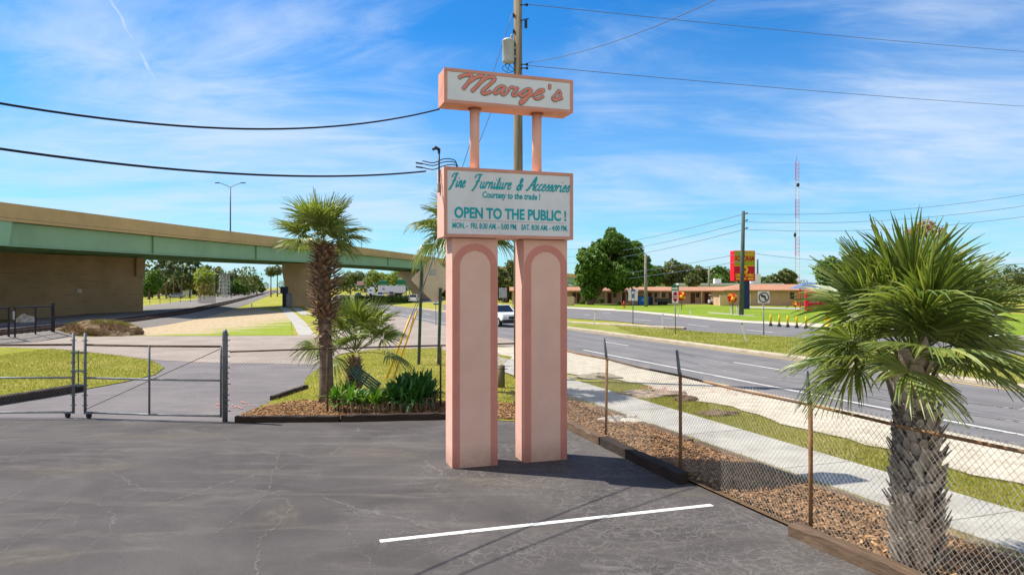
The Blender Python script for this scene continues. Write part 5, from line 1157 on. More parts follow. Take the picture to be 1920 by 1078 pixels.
def sedan(label, loc, ang, paint, group=None): return car('sedan', label, 'car', loc, ang, 4.6, 1.8, 1.45, [(-2.25, .3), (2.25, .3), (2.3, .62), (2.1, .78), (.95, .95), (-1.6, .98), (-2.2, .9), (-2.3, .6)], [(1.1, .93), (.35, 1.42), (-.85, 1.43), (-1.75, .96)], paint, .33, group=group)
def suv(label, loc, ang, paint, group=None): return car('suv', label, 'suv', loc, ang, 4.6, 1.85, 1.75, [(-2.25, .4), (2.2, .4), (2.25, .75), (2.1, .98), (1.1, 1.1), (-2.15, 1.12), (-2.28, .8)], [(1.2, 1.07), (.5, 1.7), (-1.8, 1.7), (-2.15, 1.1)], paint, .36, group=group)
RA = math.atan2(-RU.y, -RU.x)    # heading towards the camera along the road
x, y, _ = G(936, 613)
car('pickup_truck', 'white pickup truck on the road seen between the sign pillars', 'pickup', (x, y+1.8, .01), RA+R(6), 5.2, 1.86, 1.78, [(-2.6, .5), (2.5, .5), (2.55, .8), (2.45, 1.05), (1.25, 1.18), (-2.6, 1.18), (-2.65, .8)], [(1.15, 1.15), (.45, 1.72), (-.75, 1.72), (-.95, 1.16)], WHT, .38, bed=(-1.8, 1.5))
sedan('small white sedan stopped on the crossing beyond the railway', ((516-960)/F*330, 330, .05), R(175), WHT)
sedan('silver blue sedan on the road behind the pines', ((330-960)/F*215, 215, .05), R(180), mat('silver_blue', c(150, 166, 184), .3, coat=.4))
suv('white utility vehicle under the far end of the flyover', ((777-960)/F*150, 150, .02), RA+R(160), WHT)
suv('grey car waiting left of the lorry', ((712-960)/F*215, 215, .02), RA, mat('silver_grey', c(176, 184, 194), .3, coat=.4))
suv('red brown car waiting by the lorry wheels', ((733-960)/F*240, 240, .02), RA, mat('brown_red', c(120, 66, 56), .35, coat=.4))
sedan('dark car left of the lorry beside the palm fronds', ((672-960)/F*225, 225, .02), RA, mat('dark_grey', c(60, 64, 70), .35, coat=.4))
Y = 262; xl = (702-960)/F*Y; xr = (761-960)/F*Y
lo = thing('lorry', 'white semi trailer lorry crossing under the flyover', 'lorry', ((xl+xr)/2, Y, 0))
mk('trailer', MB().box(((xl+xr)/2+.8, Y, 2.5), (xr-xl-1.6, 2.5, 2.5)), mat('trailer_white', c(222, 224, 226), .5, c(210, 212, 216), 1), lo, bevel=.05)
mk('trailer_emblem', MB().lathe([(.001, 0), (.5, .0), (.5, .02), (.001, .02)], (0, 0, 0), 16), mat('emblem_grey', c(160, 164, 176), .5), lo, off=(0, 0, 0)); em = lo.children[-1]; em.rotation_euler = (PI/2, 0, 0); em.location = (-2.2, -1.27, 2.6)
mb = MB().box((xl-1.2, Y, 1.6), (2.2, 2.4, 2.2)).box((xl-.9, Y, 3.0), (1.6, 2.3, .7), taper=(.6, .9)); mk('cab', mb, WHT, lo, bevel=.1)
mk('windscreen', MB().box((xl-1.9, Y, 2.2), (.9, 2.2, .7)).box((xl-1.2, Y-1.2, 2.2), (.9, .06, .6)), mat('tinted_blue', c(70, 130, 160), .15), lo)
mb = MB()
for q in (xl-1.2, xl+1.2, xr-3.5, xr-2.2): mk('wheel', MB().tube([(q, Y-1.25, .5), (q, Y+1.25, .5)], .5, 14), TYRE, lo)
mk('chassis', MB().box(((xl+xr)/2, Y, 1.0), (xr-xl-1, 1.6, .3)).box(((xl+xr)/2+3.5, Y-1.1, .75), (2.4, .1, .5)), BLK, lo)

# ------------------------------------------------------------------ road signs
SGNW = mat('sign_white', c(222, 222, 220), .5); SGNR = mat('sign_red', c(196, 24, 40), .5); SGNK = mat('sign_black', c(34, 30, 44), .5); SGNB = mat('sign_back_grey', c(172, 174, 176), .45, c(150, 152, 156), 3, metal=.25)
SGNG = mat('sign_green', c(18, 118, 84), .5); SGNBL = mat('sign_blue', c(40, 96, 170), .5)
X_ = np.array([1.0, 0, 0]); Z_ = np.array([0, 0, 1.0])
def disc(mb, ctr, r, d, n=28, m=0, r2=None, yy=0):
    """disc or ring facing the camera (-y), thickness d"""
    c0 = np.array(ctr, float)
    if r2 is None: return mb.extr([(r*math.cos(2*PI*i/n), r*math.sin(2*PI*i/n)) for i in range(n)], c0, X_, Z_, [0, -1, 0], d)
    V = [c0+X_*q*math.cos(2*PI*i/n)+Z_*q*math.sin(2*PI*i/n)-np.array([0, e, 0]) for e in (0, d) for q in (r, r2) for i in range(n)]
    f = []
    for i in range(n): j = (i+1) % n; f += [[2*n+i, 3*n+i, 3*n+j, 2*n+j], [i, 2*n+i, 2*n+j, j], [n+j, 3*n+j, 3*n+i, n+i]]
    return mb.add(V, f)
# diamond sign seen from the back on two posts
Yd = 29.4; dc = np.array(AY(812, 524, Yd))
ds = thing('road_work_sign', 'grey brown back of a diamond sign on two leaning green posts', 'sign', (dc[0], Yd, 0))
hd = .90; plate = MB().extr([(-hd, .04), (-.04, hd), (.04, hd), (hd, .04), (hd, -.04), (.04, -hd), (-.04, -hd), (-hd, -.04)], dc, X_, Z_, [0, 1, 0], .02); dp = mk('plate', plate, mat('weathered_plate', c(206, 190, 172), .6, c(190, 174, 156), 1.2), ds)
mk('sticker', MB().box(np.array(AY(811, 511, Yd))-np.array([0, .004, 0]), (.3, .006, .24)), SGNB, dp)
POSTG = mat('channel_post_green', c(66, 84, 66), .7, c(52, 66, 52), 4)
for (a, b) in (((791, 488), (785, 683)), ((826, 540), (822, 684))):
    p0, p1 = np.array(AY(*b, Yd-.06)), np.array(AY(*a, Yd-.06)); p0[2] = -.05; mk('post', MB().tube([p0, p1], .065, 6), POSTG, ds)
ys_ = thing('star_sign', 'round red sign with a white star on a post beside the diamond sign', 'sign', (AY(817, 555, 60)[0], 60, 0)); sc_ = np.array(AY(817, 555, 60))
sp2 = mk('disc', disc(MB(), sc_+np.array([0, .03, 0]), .38, .03), SGNR, ys_); mk('rim', disc(MB(), sc_-np.array([0, .002, 0]), .38, .012, r2=.34), SGNW, sp2)
mk('star', MB().extr([((.33 if i % 2 == 0 else .135)*math.sin(PI*i/5), (.33 if i % 2 == 0 else .135)*math.cos(PI*i/5)) for i in range(10)], sc_-np.array([0, .0, 0]), X_, Z_, [0, -1, 0], .008), SGNW, sp2)
mk('lower_plate', MB().box(sc_+np.array([.05, 0, -.68]), (.5, .02, .12)), SGNBL, ys_); mk('post', MB().tube([(sc_[0], 60.06, 0), (sc_[0], 60.06, sc_[2])], .03, 8), GALV, ys_)
# square sign back in the gap
xg, yg, zg = AY(943, 549, 92); gs = thing('road_sign', 'grey back of a square road sign between the sign pillars', 'sign', (xg, yg, 0))
mk('plate', MB().box((xg, yg, zg), (1.0, .03, 1.3)), SGNB, gs, bevel=.03); mk('post', MB().tube([(xg, yg+.05, 0), (xg, yg+.05, zg)], .04, 8), GALV, gs)
# no turn sign
xn, yn, zn = AY(1432, 557.5, 47.6); ns_ = thing('no_turn_sign', 'white square no left turn sign with black ring on a post', 'sign', (xn, yn, 0))
pl_ = mk('plate', MB().box((xn, yn, zn), (.78, .025, .78)), SGNW, ns_, bevel=.03)
mb = MB(); disc(mb, (xn, yn-.013, zn), .35, .008, r2=.285); mb.box((xn, yn-.018, zn), (.62, .008, .06), rot=np.array(Matrix.Rotation(R(40), 3, 'Y')))
mb.extr([(.06, -.22), (.14, -.22), (.14, .06), (.06, .14), (-.06, .14), (-.06, .23), (-.22, .10), (-.06, -.03), (-.06, .05), (.03, .05), (.06, .02)], (xn, yn-.013, zn), X_, Z_, [0, -1, 0], .006); mk('symbol', mb, SGNK, pl_)
mk('post', MB().tube([(xn+.02, yn+.05, 0), (xn, yn+.05, zn-.3)], .04, 8), GALV, ns_, smooth=True)
# stacked red and white signs
xs_, ys2, _ = AY(1266, 556, 47.8); ss = thing('road_sign', 'tall sign post with a white arrow plate over two red and white plates', 'sign', (xs_, ys2, 0))
z1 = AY(1265, 540, 47.8)[2]; p1 = mk('arrow_plate', MB().box((xs_, ys2, z1), (.5, .02, .34)), SGNG, ss)
mk('arrow', MB().extr([(-.22, -.06), (.06, -.06), (.06, -.12), (.23, .0), (.06, .12), (.06, .06), (-.22, .06)], (xs_, ys2-.011, z1-.03), X_, Z_, [0, -1, 0], .006), SGNW, p1)
for py, up in ((550.5, 1), (562.5, -1)):
    z = AY(0, py, 47.8)[2]; p = mk('plate', MB().box((xs_, ys2, z), (.42, .02, .42)), SGNW, ss, bevel=.02)
    tri = [(-.15, -.12*up), (-.11, .03*up), (0, .16*up), (.11, .03*up), (.15, -.12*up)]
    mk('red_symbol', MB().extr(tri if up < 0 else tri[::-1], (xs_, ys2-.011, z), X_, Z_, [0, -1, 0], .006).box((xs_, ys2-.013, z-.19*up), (.36, .006, .03)), SGNR, p)
    mk('dark_symbol', MB().extr([(-.05, -.06), (.05, -.06), (0, .06)], (xs_, ys2-.0175, z-.02*up), X_, Z_, [0, -1, 0], .004), SGNK, p)
mk('post', MB().tube([(xs_+.03, ys2+.04, 0), (xs_, ys2+.04, z1)], .035, 8), GALV, ss, smooth=True)
# route marker cluster
xc, yc, _ = AY(1187, 555, 58.5); rs = thing('route_sign', 'post with three narrow route plates, the middle one blue', 'sign', (xc, yc, 0))
for dx_, w_, m_ in ((-.27, .22, SGNW), (0, .24, SGNW), (.27, .22, SGNW)):
    z = AY(0, 555, 58.5)[2]; p = mk('plate', MB().box((xc+dx_, yc, z), (w_, .02, .78)), m_, rs, bevel=.02)
    mk('top_arrow', MB().extr([(-.14, 0), (.14, 0), (.14, .1), (0, .22), (-.14, .1)], (xc+dx_*1.15, yc, z+.4), X_, Z_, [0, -1, 0], .02), SGNW if dx_ else SGNBL, p)
    if dx_ == 0: mk('blue_panel', MB().box((xc, yc-.012, z), (.17, .01, .36)), SGNBL, p)
mk('post', MB().tube([(xc, yc+.05, 0), (xc, yc+.05, AY(0, 545, 58.5)[2])], .04, 8), GALVD, rs)
# white marker posts on median and lawn
MKW = mat('marker_white', c(236, 234, 228), .6, c(222, 220, 212), 5)
mk0 = None
for (px, py, h, lean, lab) in ((1113, 611, 1.35, .14, 'white marker post leaning on the median nearest the sign pillar'), (1242, 610.5, 1.0, .05, 'white marker post at the end of the lane separator'), (1272, 594, .95, -.02, 'white marker post on the far kerb behind the stacked red signs'), (1295, 594, .85, -.1, 'white marker post leaning on the bright lawn'), (1400, 644, 1.25, -.25, 'leaning white marker post on the near median left of the no turn sign')):
    x, y, _ = G(px, py)
    if mk0 is None:
        mk0 = thing('marker_post', lab, 'marker post', (0, 0, 0), 'white marker posts'); mk('blade', MB().box((0, 0, .5), (.10, .03, 1.0)), MKW, mk0, off=(0, 0, 0), bevel=.01); mk('band', MB().box((0, -.016, .93), (.10, .004, .1)), GALV, mk0, off=(0, 0, 0)); o = mk0
    else: o = copy_tree(mk0, label=lab)
    o.location = (x, y, 0); o.scale = (1, 1, h); o.rotation_euler = (0, lean, 0)
for (px, py, lab) in ((1325, 588, 'short white post on the lawn left of the red and yellow spinner'), (1336, 588, 'short white post on the lawn right of the red and yellow spinner')):
    x, y, _ = G(px+47, py+1); o = copy_tree(mk0, loc=(x, y, 0), label=lab); o.scale = (2.2, 2, 1.0); o.rotation_euler = (0, 0, 0)
# yellow bollards
YB = mat('bollard_yellow', c(238, 206, 24), .6, c(226, 194, 30), 4)
b0 = None
for px, py, lab in ((1445, 611.5, 'yellow bollard, first of the row beside the no turn sign'), (1461, 612.8, 'yellow bollard, second of the row from the no turn sign'), (1477, 613.8, 'yellow bollard, middle one of the row of five'), (1494, 615, 'yellow bollard, second from the palm end of the row'), (1511.5, 616, 'yellow bollard, last of the row toward the palm')):
    x, y, _ = G(px, py)
    if b0 is None:
        b0 = thing('bollard', lab, 'bollard', (0, 0, 0), 'yellow bollards on the far kerb'); mk('bollard_tube', MB().lathe([(.085, .2), (.085, .84), (.06, .92), (.001, .94)], n=14), YB, b0, off=(0, 0, 0), smooth=True); mk('black_base', MB().lathe([(.15, -.02), (.15, .1), (.09, .24)], n=14), BLK, b0, off=(0, 0, 0)); o = b0
    else: o = copy_tree(b0, label=lab)
    o.location = (x, y, .02)
def hydrant(px, py, m, lab, h=.9):
    x, y, _ = G(px, py); t = thing('fire_hydrant', lab, 'fire hydrant', (x, y, 0)); mk('barrel', MB().lathe([(.2, 0), (.2, .05), (.14, .08), (.14, h*.6), (.18, h*.62), (.18, h*.7), (.12, h*.9), (.05, h), (.001, h)], (x, y, 0), 14), m, t, smooth=True)
    mk('outlet', MB().tube([(x-.28, y, h*.55), (x+.28, y, h*.55)], .07, 10), m, t); mk('outlet', MB().tube([(x, y-.25, h*.5), (x, y, h*.5)], .09, 10), m, t)
hydrant(1552, 613, YB, 'yellow fire hydrant under the left fronds of the nearest palm', 1.0); hydrant(1170, 577.5, mat('hydrant_red', c(196, 74, 40), .6), 'orange red fire hydrant on the strip before the motel', 1.1)

# ------------------------------------------------------------------ motel
MW = mat('motel_wall', c(196, 166, 138), .9, c(186, 156, 130), .8, dirt=c(170, 142, 118), dscale=.3); MR = mat('motel_roof', c(180, 132, 102), .9, c(166, 120, 94), 1.2, .5, 8, dirt=c(146, 108, 86), dscale=.4); MD = mat('motel_door', c(104, 62, 48), .7); MWN = mat('motel_glass', c(58, 60, 60), .25); MPO = mat('motel_post', c(214, 190, 164), .8)
Ym = 137.0
def mx(px, Y=Ym): return (px-960)/F*Y
mo = thing('motel', 'long low tan motel wing with brown roof and many doors', 'building', (mx(1200), Ym, 0))
x0, x1 = mx(960), mx(1366); mk('wall', MB().box(((x0+x1)/2, Ym+4, 1.25), (x1-x0, 8, 2.6)), MW, mo)
zt, zb = AY(0, 539, Ym)[2], AY(0, 546, Ym)[2]
V = [(x0-.5, Ym-1.6, zb), (x1+.2, Ym-1.6, zb), (x1+.2, Ym+9, zb), (x0-.5, Ym+9, zb), (x0-.5, Ym-1.5, zb+.18), (x1+.2, Ym-1.5, zb+.18), (x1+.2, Ym+4, zt+.12), (x0-.5, Ym+4, zt+.12), (x0-.5, Ym+9, zb+.18), (x1+.2, Ym+9, zb+.18)]
mk('roof', MB().add(V, [[3, 2, 1, 0], [0, 1, 5, 4], [4, 5, 6, 7], [7, 6, 9, 8], [8, 9, 2, 3], [1, 2, 9, 6, 5], [0, 4, 7, 8, 3]]), MR, mo)
mk('footing_walk', MB().box(((x0+x1)/2, Ym-1.2, .06), (x1-x0, 2.2, .14)), CON, mo)
for a, b in ((1082, 1088), (1139.5, 1146.5), (1165, 1172), (1215, 1222), (1254, 1260), (1295, 1303), (1321, 1328), (1097, 1103)):
    xa, xb = mx(a), mx(b); dr = mk('door', MB().box(((xa+xb)/2, Ym-.04, 1.1), (xb-xa, .1, 2.1)), MD, mo); mk('handle', MB().box((xb-.1, Ym-.12, 1.05), (.06, .06, .12)), GALV, dr)
for a, b in ((1073, 1080), (1110, 1115.5), (1149.5, 1155.5), (1177, 1182), (1227, 1232), (1240, 1248), (1270, 1276), (1305, 1311)):
    xa, xb = mx(a), mx(b); w = mk('window', MB().box(((xa+xb)/2, Ym-.03, 1.72), (xb-xa, .08, .75)), MWN, mo); mk('frame', MB().box(((xa+xb)/2, Ym-.09, 1.33), (xb-xa+.1, .06, .06)).box(((xa+xb)/2, Ym-.09, 2.12), (xb-xa+.1, .06, .06)).box(((xa+xb)/2, Ym-.085, 1.72), (.05, .05, .75)), MD, w)
for a in (1105, 1134, 1163, 1193, 1236, 1268, 1312, 1336): mk('porch_post', MB().box((mx(a), Ym-1.4, 1.25), (.16, .16, 2.5)), MPO, mo)
Y2 = 124.0
m2 = thing('motel_office', 'tan end block of the motel with plain wall and low hipped roof', 'building', (mx(1455, Y2), Y2, 0))
x0, x1 = mx(1363, Y2), mx(1560, Y2); mk('wall', MB().box(((x0+x1)/2, Y2+5, 1.3), (x1-x0, 10, 2.75)), MW, m2)
zb = AY(0, 545.5, Y2)[2]; zt = AY(0, 536.5, Y2)[2]+.35
V = [(x0-.8, Y2-.8, zb), (x1+.8, Y2-.8, zb), (x1+.8, Y2+10.8, zb), (x0-.8, Y2+10.8, zb), (x0-.8, Y2-.8, zb+.16), (x1+.8, Y2-.8, zb+.16), (x1+.8, Y2+10.8, zb+.16), (x0-.8, Y2+10.8, zb+.16), (x0+3.5, Y2+4, zt), (x1-3.5, Y2+4, zt)]
mk('roof', MB().add(V, [[3, 2, 1, 0], [0, 1, 5, 4], [1, 2, 6, 5], [2, 3, 7, 6], [3, 0, 4, 7], [4, 5, 9, 8], [6, 7, 8, 9], [5, 6, 9], [7, 4, 8]]), MR, m2)
mk('door', MB().box((mx(1404.5, Y2), Y2-.05, 1.15), (.6, .12, 2.2)), mat('door_cream', c(226, 206, 170), .7), m2); mk('window', MB().box((mx(1485, Y2), Y2-.04, 1.75), (.7, .1, 1.1)), MWN, m2); mk('window', MB().box((mx(1400.5, Y2), Y2-.04, 1.9), (.3, .1, .7)), MWN, m2)
mk('low_wall', MB().box((mx(1356, Y2), Y2-.5, .9), (1.5, .3, 1.9)), mat('block_wall', c(214, 184, 146), .9), m2)
# blue roofed stall with red play shapes beyond
Y3 = 112.0; x3 = mx(1512, Y3)
kb = thing('blue_roof_pavilion', 'small pavilion with ribbed blue hip roof beside the motel end', 'pavilion', (x3, Y3, 0)); zt = AY(0, 531, Y3)[2]; zb = AY(0, 541, Y3)[2]
mk('roof', MB().add([(x3-2, Y3-2, zb), (x3+2.6, Y3-2, zb), (x3+2.6, Y3+2, zb), (x3-2, Y3+2, zb), (x3-.3, Y3, zt+.15), (x3+.8, Y3, zt+.15)], [[3, 2, 1, 0], [0, 1, 5, 4], [1, 2, 5], [2, 3, 4, 5], [3, 0, 4]]), mat('blue_roof', c(66, 84, 130), .5, c(120, 136, 170), 5, stretch=(6, 1, 1)), kb)
RED = mat('play_red', c(218, 30, 44), .5, c(204, 26, 40), 3); ORG = mat('play_yellow', c(246, 178, 24), .5)
for q in (-1.7, 2.2): mk('post', MB().box((x3+q, Y3-1.7, zb/2), (.16, .16, zb)), RED, kb)
Y4 = 98.0; x4 = mx(1526, Y4); pf = thing('red_booth', 'bright red stand with yellow rounded shape half hidden by fronds', 'stand', (x4, Y4, 0))
zt4 = AY(0, 545, Y4)[2]; mk('frame', MB().box((x4-1.0, Y4, zt4/2), (.5, .4, zt4)).box((x4+.9, Y4, zt4/2), (.5, .4, zt4)).box((x4, Y4, zt4-.2), (2.4, .5, .4)), RED, pf, bevel=.04)
mk('counter', MB().box((x4, Y4-.2, .55), (2.2, .5, 1.0)), mat('counter_red', c(186, 30, 50), .6), pf, bevel=.04); mk('yellow_shape', MB().blob((x4+1.7, Y4-.2, zt4*.62), (.5, .3, .5), .2, 3, 14, 8), ORG, pf, smooth=True); mk('orange_skirt', MB().box((x4+2.2, Y4, .5), (1.6, .5, 1.0), taper=(.7, .7)), mat('skirt_orange', c(214, 104, 60), .7), pf)
# red and yellow wind spinners on the lawn
def spinner(px, py, base_py, r, lab, seed):
    bx_, by_, _ = G(px, base_py); cx_, cy_, cz_ = AY(px, py, by_); t = thing('wind_spinner', lab, 'wind spinner', (bx_, by_, 0), 'red and yellow wind spinners')
    mk('stick', MB().tube([(bx_, by_, 0), (cx_, cy_, cz_)], .04, 6), DK, t)
    R0 = r/F*by_; g = np.random.default_rng(seed)
    for k in range(8):
        a = 2*PI*k/8+seed; ca, sa = math.cos(a), math.sin(a); tip = np.array([ca, .25, sa])*R0; sd_ = np.array([-sa, .45, ca])*R0*.5; p = np.array([cx_, cy_, cz_])
        mk('petal', MB().add([p, p+tip*.55-sd_*.5, p+tip, p+tip*.75+sd_, p+np.array([0, .06, 0]), p+tip*.55-sd_*.5+np.array([0, .06, 0]), p+tip+np.array([0, .06, 0]), p+tip*.75+sd_+np.array([0, .06, 0])], [[0, 1, 2, 3], [7, 6, 5, 4], [0, 4, 5, 1], [1, 5, 6, 2], [2, 6, 7, 3], [3, 7, 4, 0]]), RED if k % 3 else ORG, t)
    mk('hub', MB().blob((cx_-.05*R0, cy_-.1, cz_-.15*R0), (R0*.36,)*3, .1, seed, 12, 8), ORG, t, smooth=True)
spinner(1278, 555, 581, 9, 'red and yellow wind spinner beside the stacked red signs', 1); spinner(1374, 559, 590, 10, 'red and yellow wind spinner left of the dark pole under the red road sign', 2); spinner(1492, 570, 580, 6, 'smallest red and yellow spinner near the red stand', 3)
# dumpster, bins, trailer, cart
x, y, _ = G(1206, 572.3); du = thing('dumpster', 'blue rubbish dumpster in front of the motel', 'dumpster', (x, y, 0))
mk('bin', MB().box((x, y, .8), (1.7, 1.4, 1.5), taper=(1.12, 1.12)), mat('dumpster_blue', c(16, 104, 178), .5, c(14, 92, 160), 2), du, bevel=.03); mk('lid', MB().box((x, y, 1.62), (1.95, 1.6, .1)), BLK, du); mk('label_panel', MB().box((x-.1, y-.76, .95), (.7, .02, .3)), mat('panel_pale', c(120, 170, 216), .5), du)
x, y, _ = G(1219, 572); t = thing('waste_cart', 'dark wheeled waste bin next to the blue dumpster', 'bin', (x, y, 0)); mk('bin', MB().box((x, y, .7), (.8, .8, 1.3), taper=(1.15, 1.15)), BLK, t, bevel=.03); mk('lid', MB().box((x, y, 1.4), (1.0, 1.0, .08)), DK, t)
x, y, _ = G(1244, 571.6); t = thing('utility_trailer', 'dark low trailer parked before the motel', 'trailer', (x, y, 0)); mk('bed', MB().box((x, y, .6), (3.0, 1.5, .25)).box((x, y-.7, .95), (3.0, .06, .5)).box((x, y+.7, .95), (3.0, .06, .5)), mat('trailer_dark', c(70, 76, 66), .7), t)
for q in (-.6, .3): mk('wheel', MB().tube([(x+q, y-.8, .35), (x+q, y+.8, .35)], .35, 14), TYRE, t)
x, y, _ = G(1340, 571); t = thing('golf_cart', 'pale golf cart parked in the shade before the motel', 'golf cart', (x, y, 0))
mk('body', MB().extr([(-1.1, .3), (1.1, .3), (1.2, .6), (.8, .85), (.35, .6), (-.4, .6), (-.5, .9), (-1.15, .9)], (x, y-.55, 0), X_, Z_, [0, 1, 0], 1.1), mat('cart_pale', c(196, 190, 214), .4), t, bevel=.04); mk('canopy', MB().box((x, y, 1.8), (1.9, 1.15, .08)), WHT, t)
for q in (-.8, .75):
    for s in (-.5, .5): mk('roof_post', MB().tube([(x+q, y+s, .8), (x+q, y+s, 1.78)], .025, 5), DK, t); mk('wheel', MB().tube([(x+q, y+s-.1, .25), (x+q, y+s+.1, .25)], .25, 12), TYRE, t)
for px, py, r, lab, m in ((1127, 562, 5, 'dark rounded shrub against the motel wall left of a door', LEAF), (1092, 566, 6, 'low dark shrub at the trunk of the big tree', LEAF), (1160, 568, 3, 'tiny shrub beside a motel porch post', LEAFO)):
    x, y, z = AY(px, py, 134); t = thing('shrub', lab, 'shrub', (x, y, 0)); R_ = r/F*134; mk('crown', crown_mb([((x, y, z), R_), ((x+.2, y, z-.2), R_*.8)], 900, .14, np.random.default_rng(int(px))), m, t); mk('stem', MB().tube([(x, y, 0), (x, y, z)], .06, 6), TRK, t)
x, y, _ = G(1068, 573); tag(mk('low_block_wall', MB().box((x, y, .8), (1.6, .4, 1.6)), mat('pale_block', c(206, 176, 156), .9, c(190, 160, 142), 3)), 'short pale block wall at the left end of the motel front', 'wall')
# white roofed building behind the motel
Y5 = 168; t = thing('white_roof_building', 'pale building with white flat roof behind the motel', 'building', (mx(1380, Y5), Y5+4, 0)); mk('wall', MB().box((mx(1370, Y5), Y5+4, 1.9), (24, 8, 3.8)), mat('pale_wall', c(190, 196, 204), .8), t); mk('roof', MB().box((mx(1370, Y5), Y5+4, 4.0), (25, 9, .4)), mat('pale_roof', c(206, 214, 226), .7), t)
mk('roof_unit', MB().box((mx(1417, Y5), Y5+1, 5.2), (2.4, 2, 2.4)), mat('unit_white', c(226, 228, 230), .6), t); mk('roof_unit', MB().box((mx(1347, Y5), Y5+1, 4.7), (1.5, 1.5, 1.2)), MATS['unit_white'], t)
Y6 = 230; t = thing('white_roof_building', 'dark fronted white roofed building left of the big tree', 'building', (mx(1060, Y6), Y6+5, 0)); mk('wall', MB().box((mx(1040, Y6), Y6+5, 1.8), (26, 9, 3.6)), mat('dark_front', c(70, 72, 84), .7), t); mk('roof', MB().box((mx(1040, Y6), Y6+5, 4.0), (28, 11, .7)), mat('pale_roof', c(206, 214, 226)), t)

# ------------------------------------------------------------------ red road sign, poles, mast
Yr = 104.0; xr_, _, _ = AY(1395, 0, Yr); zt = AY(0, 470, Yr)[2]; zb = AY(0, 527, Yr)[2]; xa, xb = AY(1376, 0, Yr)[0], AY(1416.5, 0, Yr)[0]; ww = xb-xa; hh = zt-zb
rd = thing('road_side_sign', 'tall red and yellow lettered shop sign on a dark blue column', 'sign', ((xa+xb)/2, Yr, 0))
ra = R(4); Rr = rotz(ra); ex, ey = Rr[:, 0], Rr[:, 1]; ctr = np.array([(xa+xb)/2, Yr, (zt+zb)/2]); Wf = ww/math.cos(ra)
cb = mk('cabinet', MB().box(ctr+ey*.8, (Wf, 1.6, hh), rot=Rr), mat('cabinet_red', c(226, 22, 44), .5), rd, bevel=.04)
def rp(u, v, d=.0): return ctr-ex*Wf/2+ex*u*Wf+Z_*(hh/2-v*hh)-ey*d
OLI = mat('olive_panel', c(172, 168, 24), .5); GLD = mat('gold_panel', c(206, 164, 20), .5); LIM = mat('green_band', c(150, 160, 20), .5); DRED = mat('dark_red_panel', c(186, 14, 44), .5); LTY = mat('letter_yellow', c(240, 190, 20), .5); LTR = mat('letter_darkred', c(150, 20, 26), .5)
for (u0, u1, v0, v1, m_) in ((.02, .45, .015, .17, LIM), (.45, .98, .015, .17, GLD), (.02, .98, .17, .36, GLD), (.02, .98, .36, .48, LIM), (.02, .98, .485, .51, LTY), (.02, .98, .51, .985, DRED)):
    mk('panel', MB().box(rp((u0+u1)/2, (v0+v1)/2, .012), ((u1-u0)*Wf-.004, .03, (v1-v0)*hh-.004), rot=Rr), m_, cb)
def rtext(body, u0, u1, v0, v1, m_, bold):
    mb = MB(); text_on(mb, body, rp(u0, v1, .03), ex, Z_, (u1-u0)*Wf, (v1-v0)*hh, bold); mk('lettering', mb, m_, cb)
rtext('ROCORAM', .05, .95, .165, .35, LTR, .05); rtext('DRIVE THRU', .07, .93, .755, .865, LTY, .04); rtext('OPEN DAILY', .07, .93, .905, .965, LTY, .03) if False else None
mb = MB()
for a, b in ((.08, .36), (.42, .56), (.64, .92)): mb.box(rp((a+b)/2, .925, .032), ((b-a)*Wf, .01, .05*hh), rot=Rr)
mk('small_line', mb, LTY, cb)
mb = MB(); n = 18; o0 = rp(.5, .625, .03); rr_ = .085*hh
V = []
for i in range(n+1):
    a = R(130)-R(280)*i/n; w_ = .14*hh*.22*(1 if i < n else .3)
    for q in (rr_-w_, rr_+w_): V.append(o0+ex*q*math.cos(a)+Z_*q*math.sin(a))
mb.add(V, [[2*i, 2*i+1, 2*i+3, 2*i+2] for i in range(n)]); mk('swirl_mark', mb, LTY, cb)
mk('column', MB().box((AY(1396, 0, Yr+.8)[0], Yr+.8, zb/2), (1.25, .9, zb)), mat('column_blue', c(28, 46, 100), .5), rd, bevel=.04)
POLE = mat('dark_pole', c(86, 96, 88), .9, c(66, 74, 68), 3, .5, 10, stretch=(5, 5, .4)); POLG = mat('grey_pole', c(146, 140, 130), .9, c(120, 114, 106), 3)
def upole(px_t, top, px_b, base, Y, r, m_, lab, arms=True, group=None):
    if Y is None: Y = HC*F/(base-HZ)
    p0, p1 = np.array(AY(px_b, base, Y)), np.array(AY(px_t, top, Y)); p0[2] = 0; t = thing('utility_pole', lab, 'utility pole', tuple(p0), group); mk('shaft', MB().tube([p0-np.array([0, 0, .2]), p0*.5+p1*.5, p1], [r*1.2, r, r*.8], 10), m_, t, smooth=True)
    if arms:
        mb = MB()
        for k in (.3, 1.1, 2.0): mb.tube([p1-Z_*k, p1-Z_*k+X_*.42], .05, 6); mb.lathe([(.05, 0), (.09, .04), (.09, .12), (.04, .16)], p1-Z_*k+X_*.42, 8)
        mk('insulators', mb, DK, t)
    return p0, p1
p0, pA = upole(1394, 396, 1390, 591, 82, .24, POLE, 'tall dark utility pole standing in front of the red road sign')
upole(1210.5, 476, 1211, 575, 118, .26, POLG, 'grey utility pole in front of the motel by the blue dumpster', arms=False)
upole(1330, 500, 1328.5, 560, 150, .22, POLG, 'short grey utility pole behind the middle of the motel', arms=False)
upole(1420.5, 486, 1420, 545, 170, .24, POLE, 'dark utility pole behind the motel right of the red road sign', arms=False)
upole(402, 500, 402, 555, 210, .18, POLG, 'thin grey pole beside the lattice gantry', arms=False)
FW = mat('far_wire', c(96, 110, 134), .6)
far = 'power lines across the far side of the road'
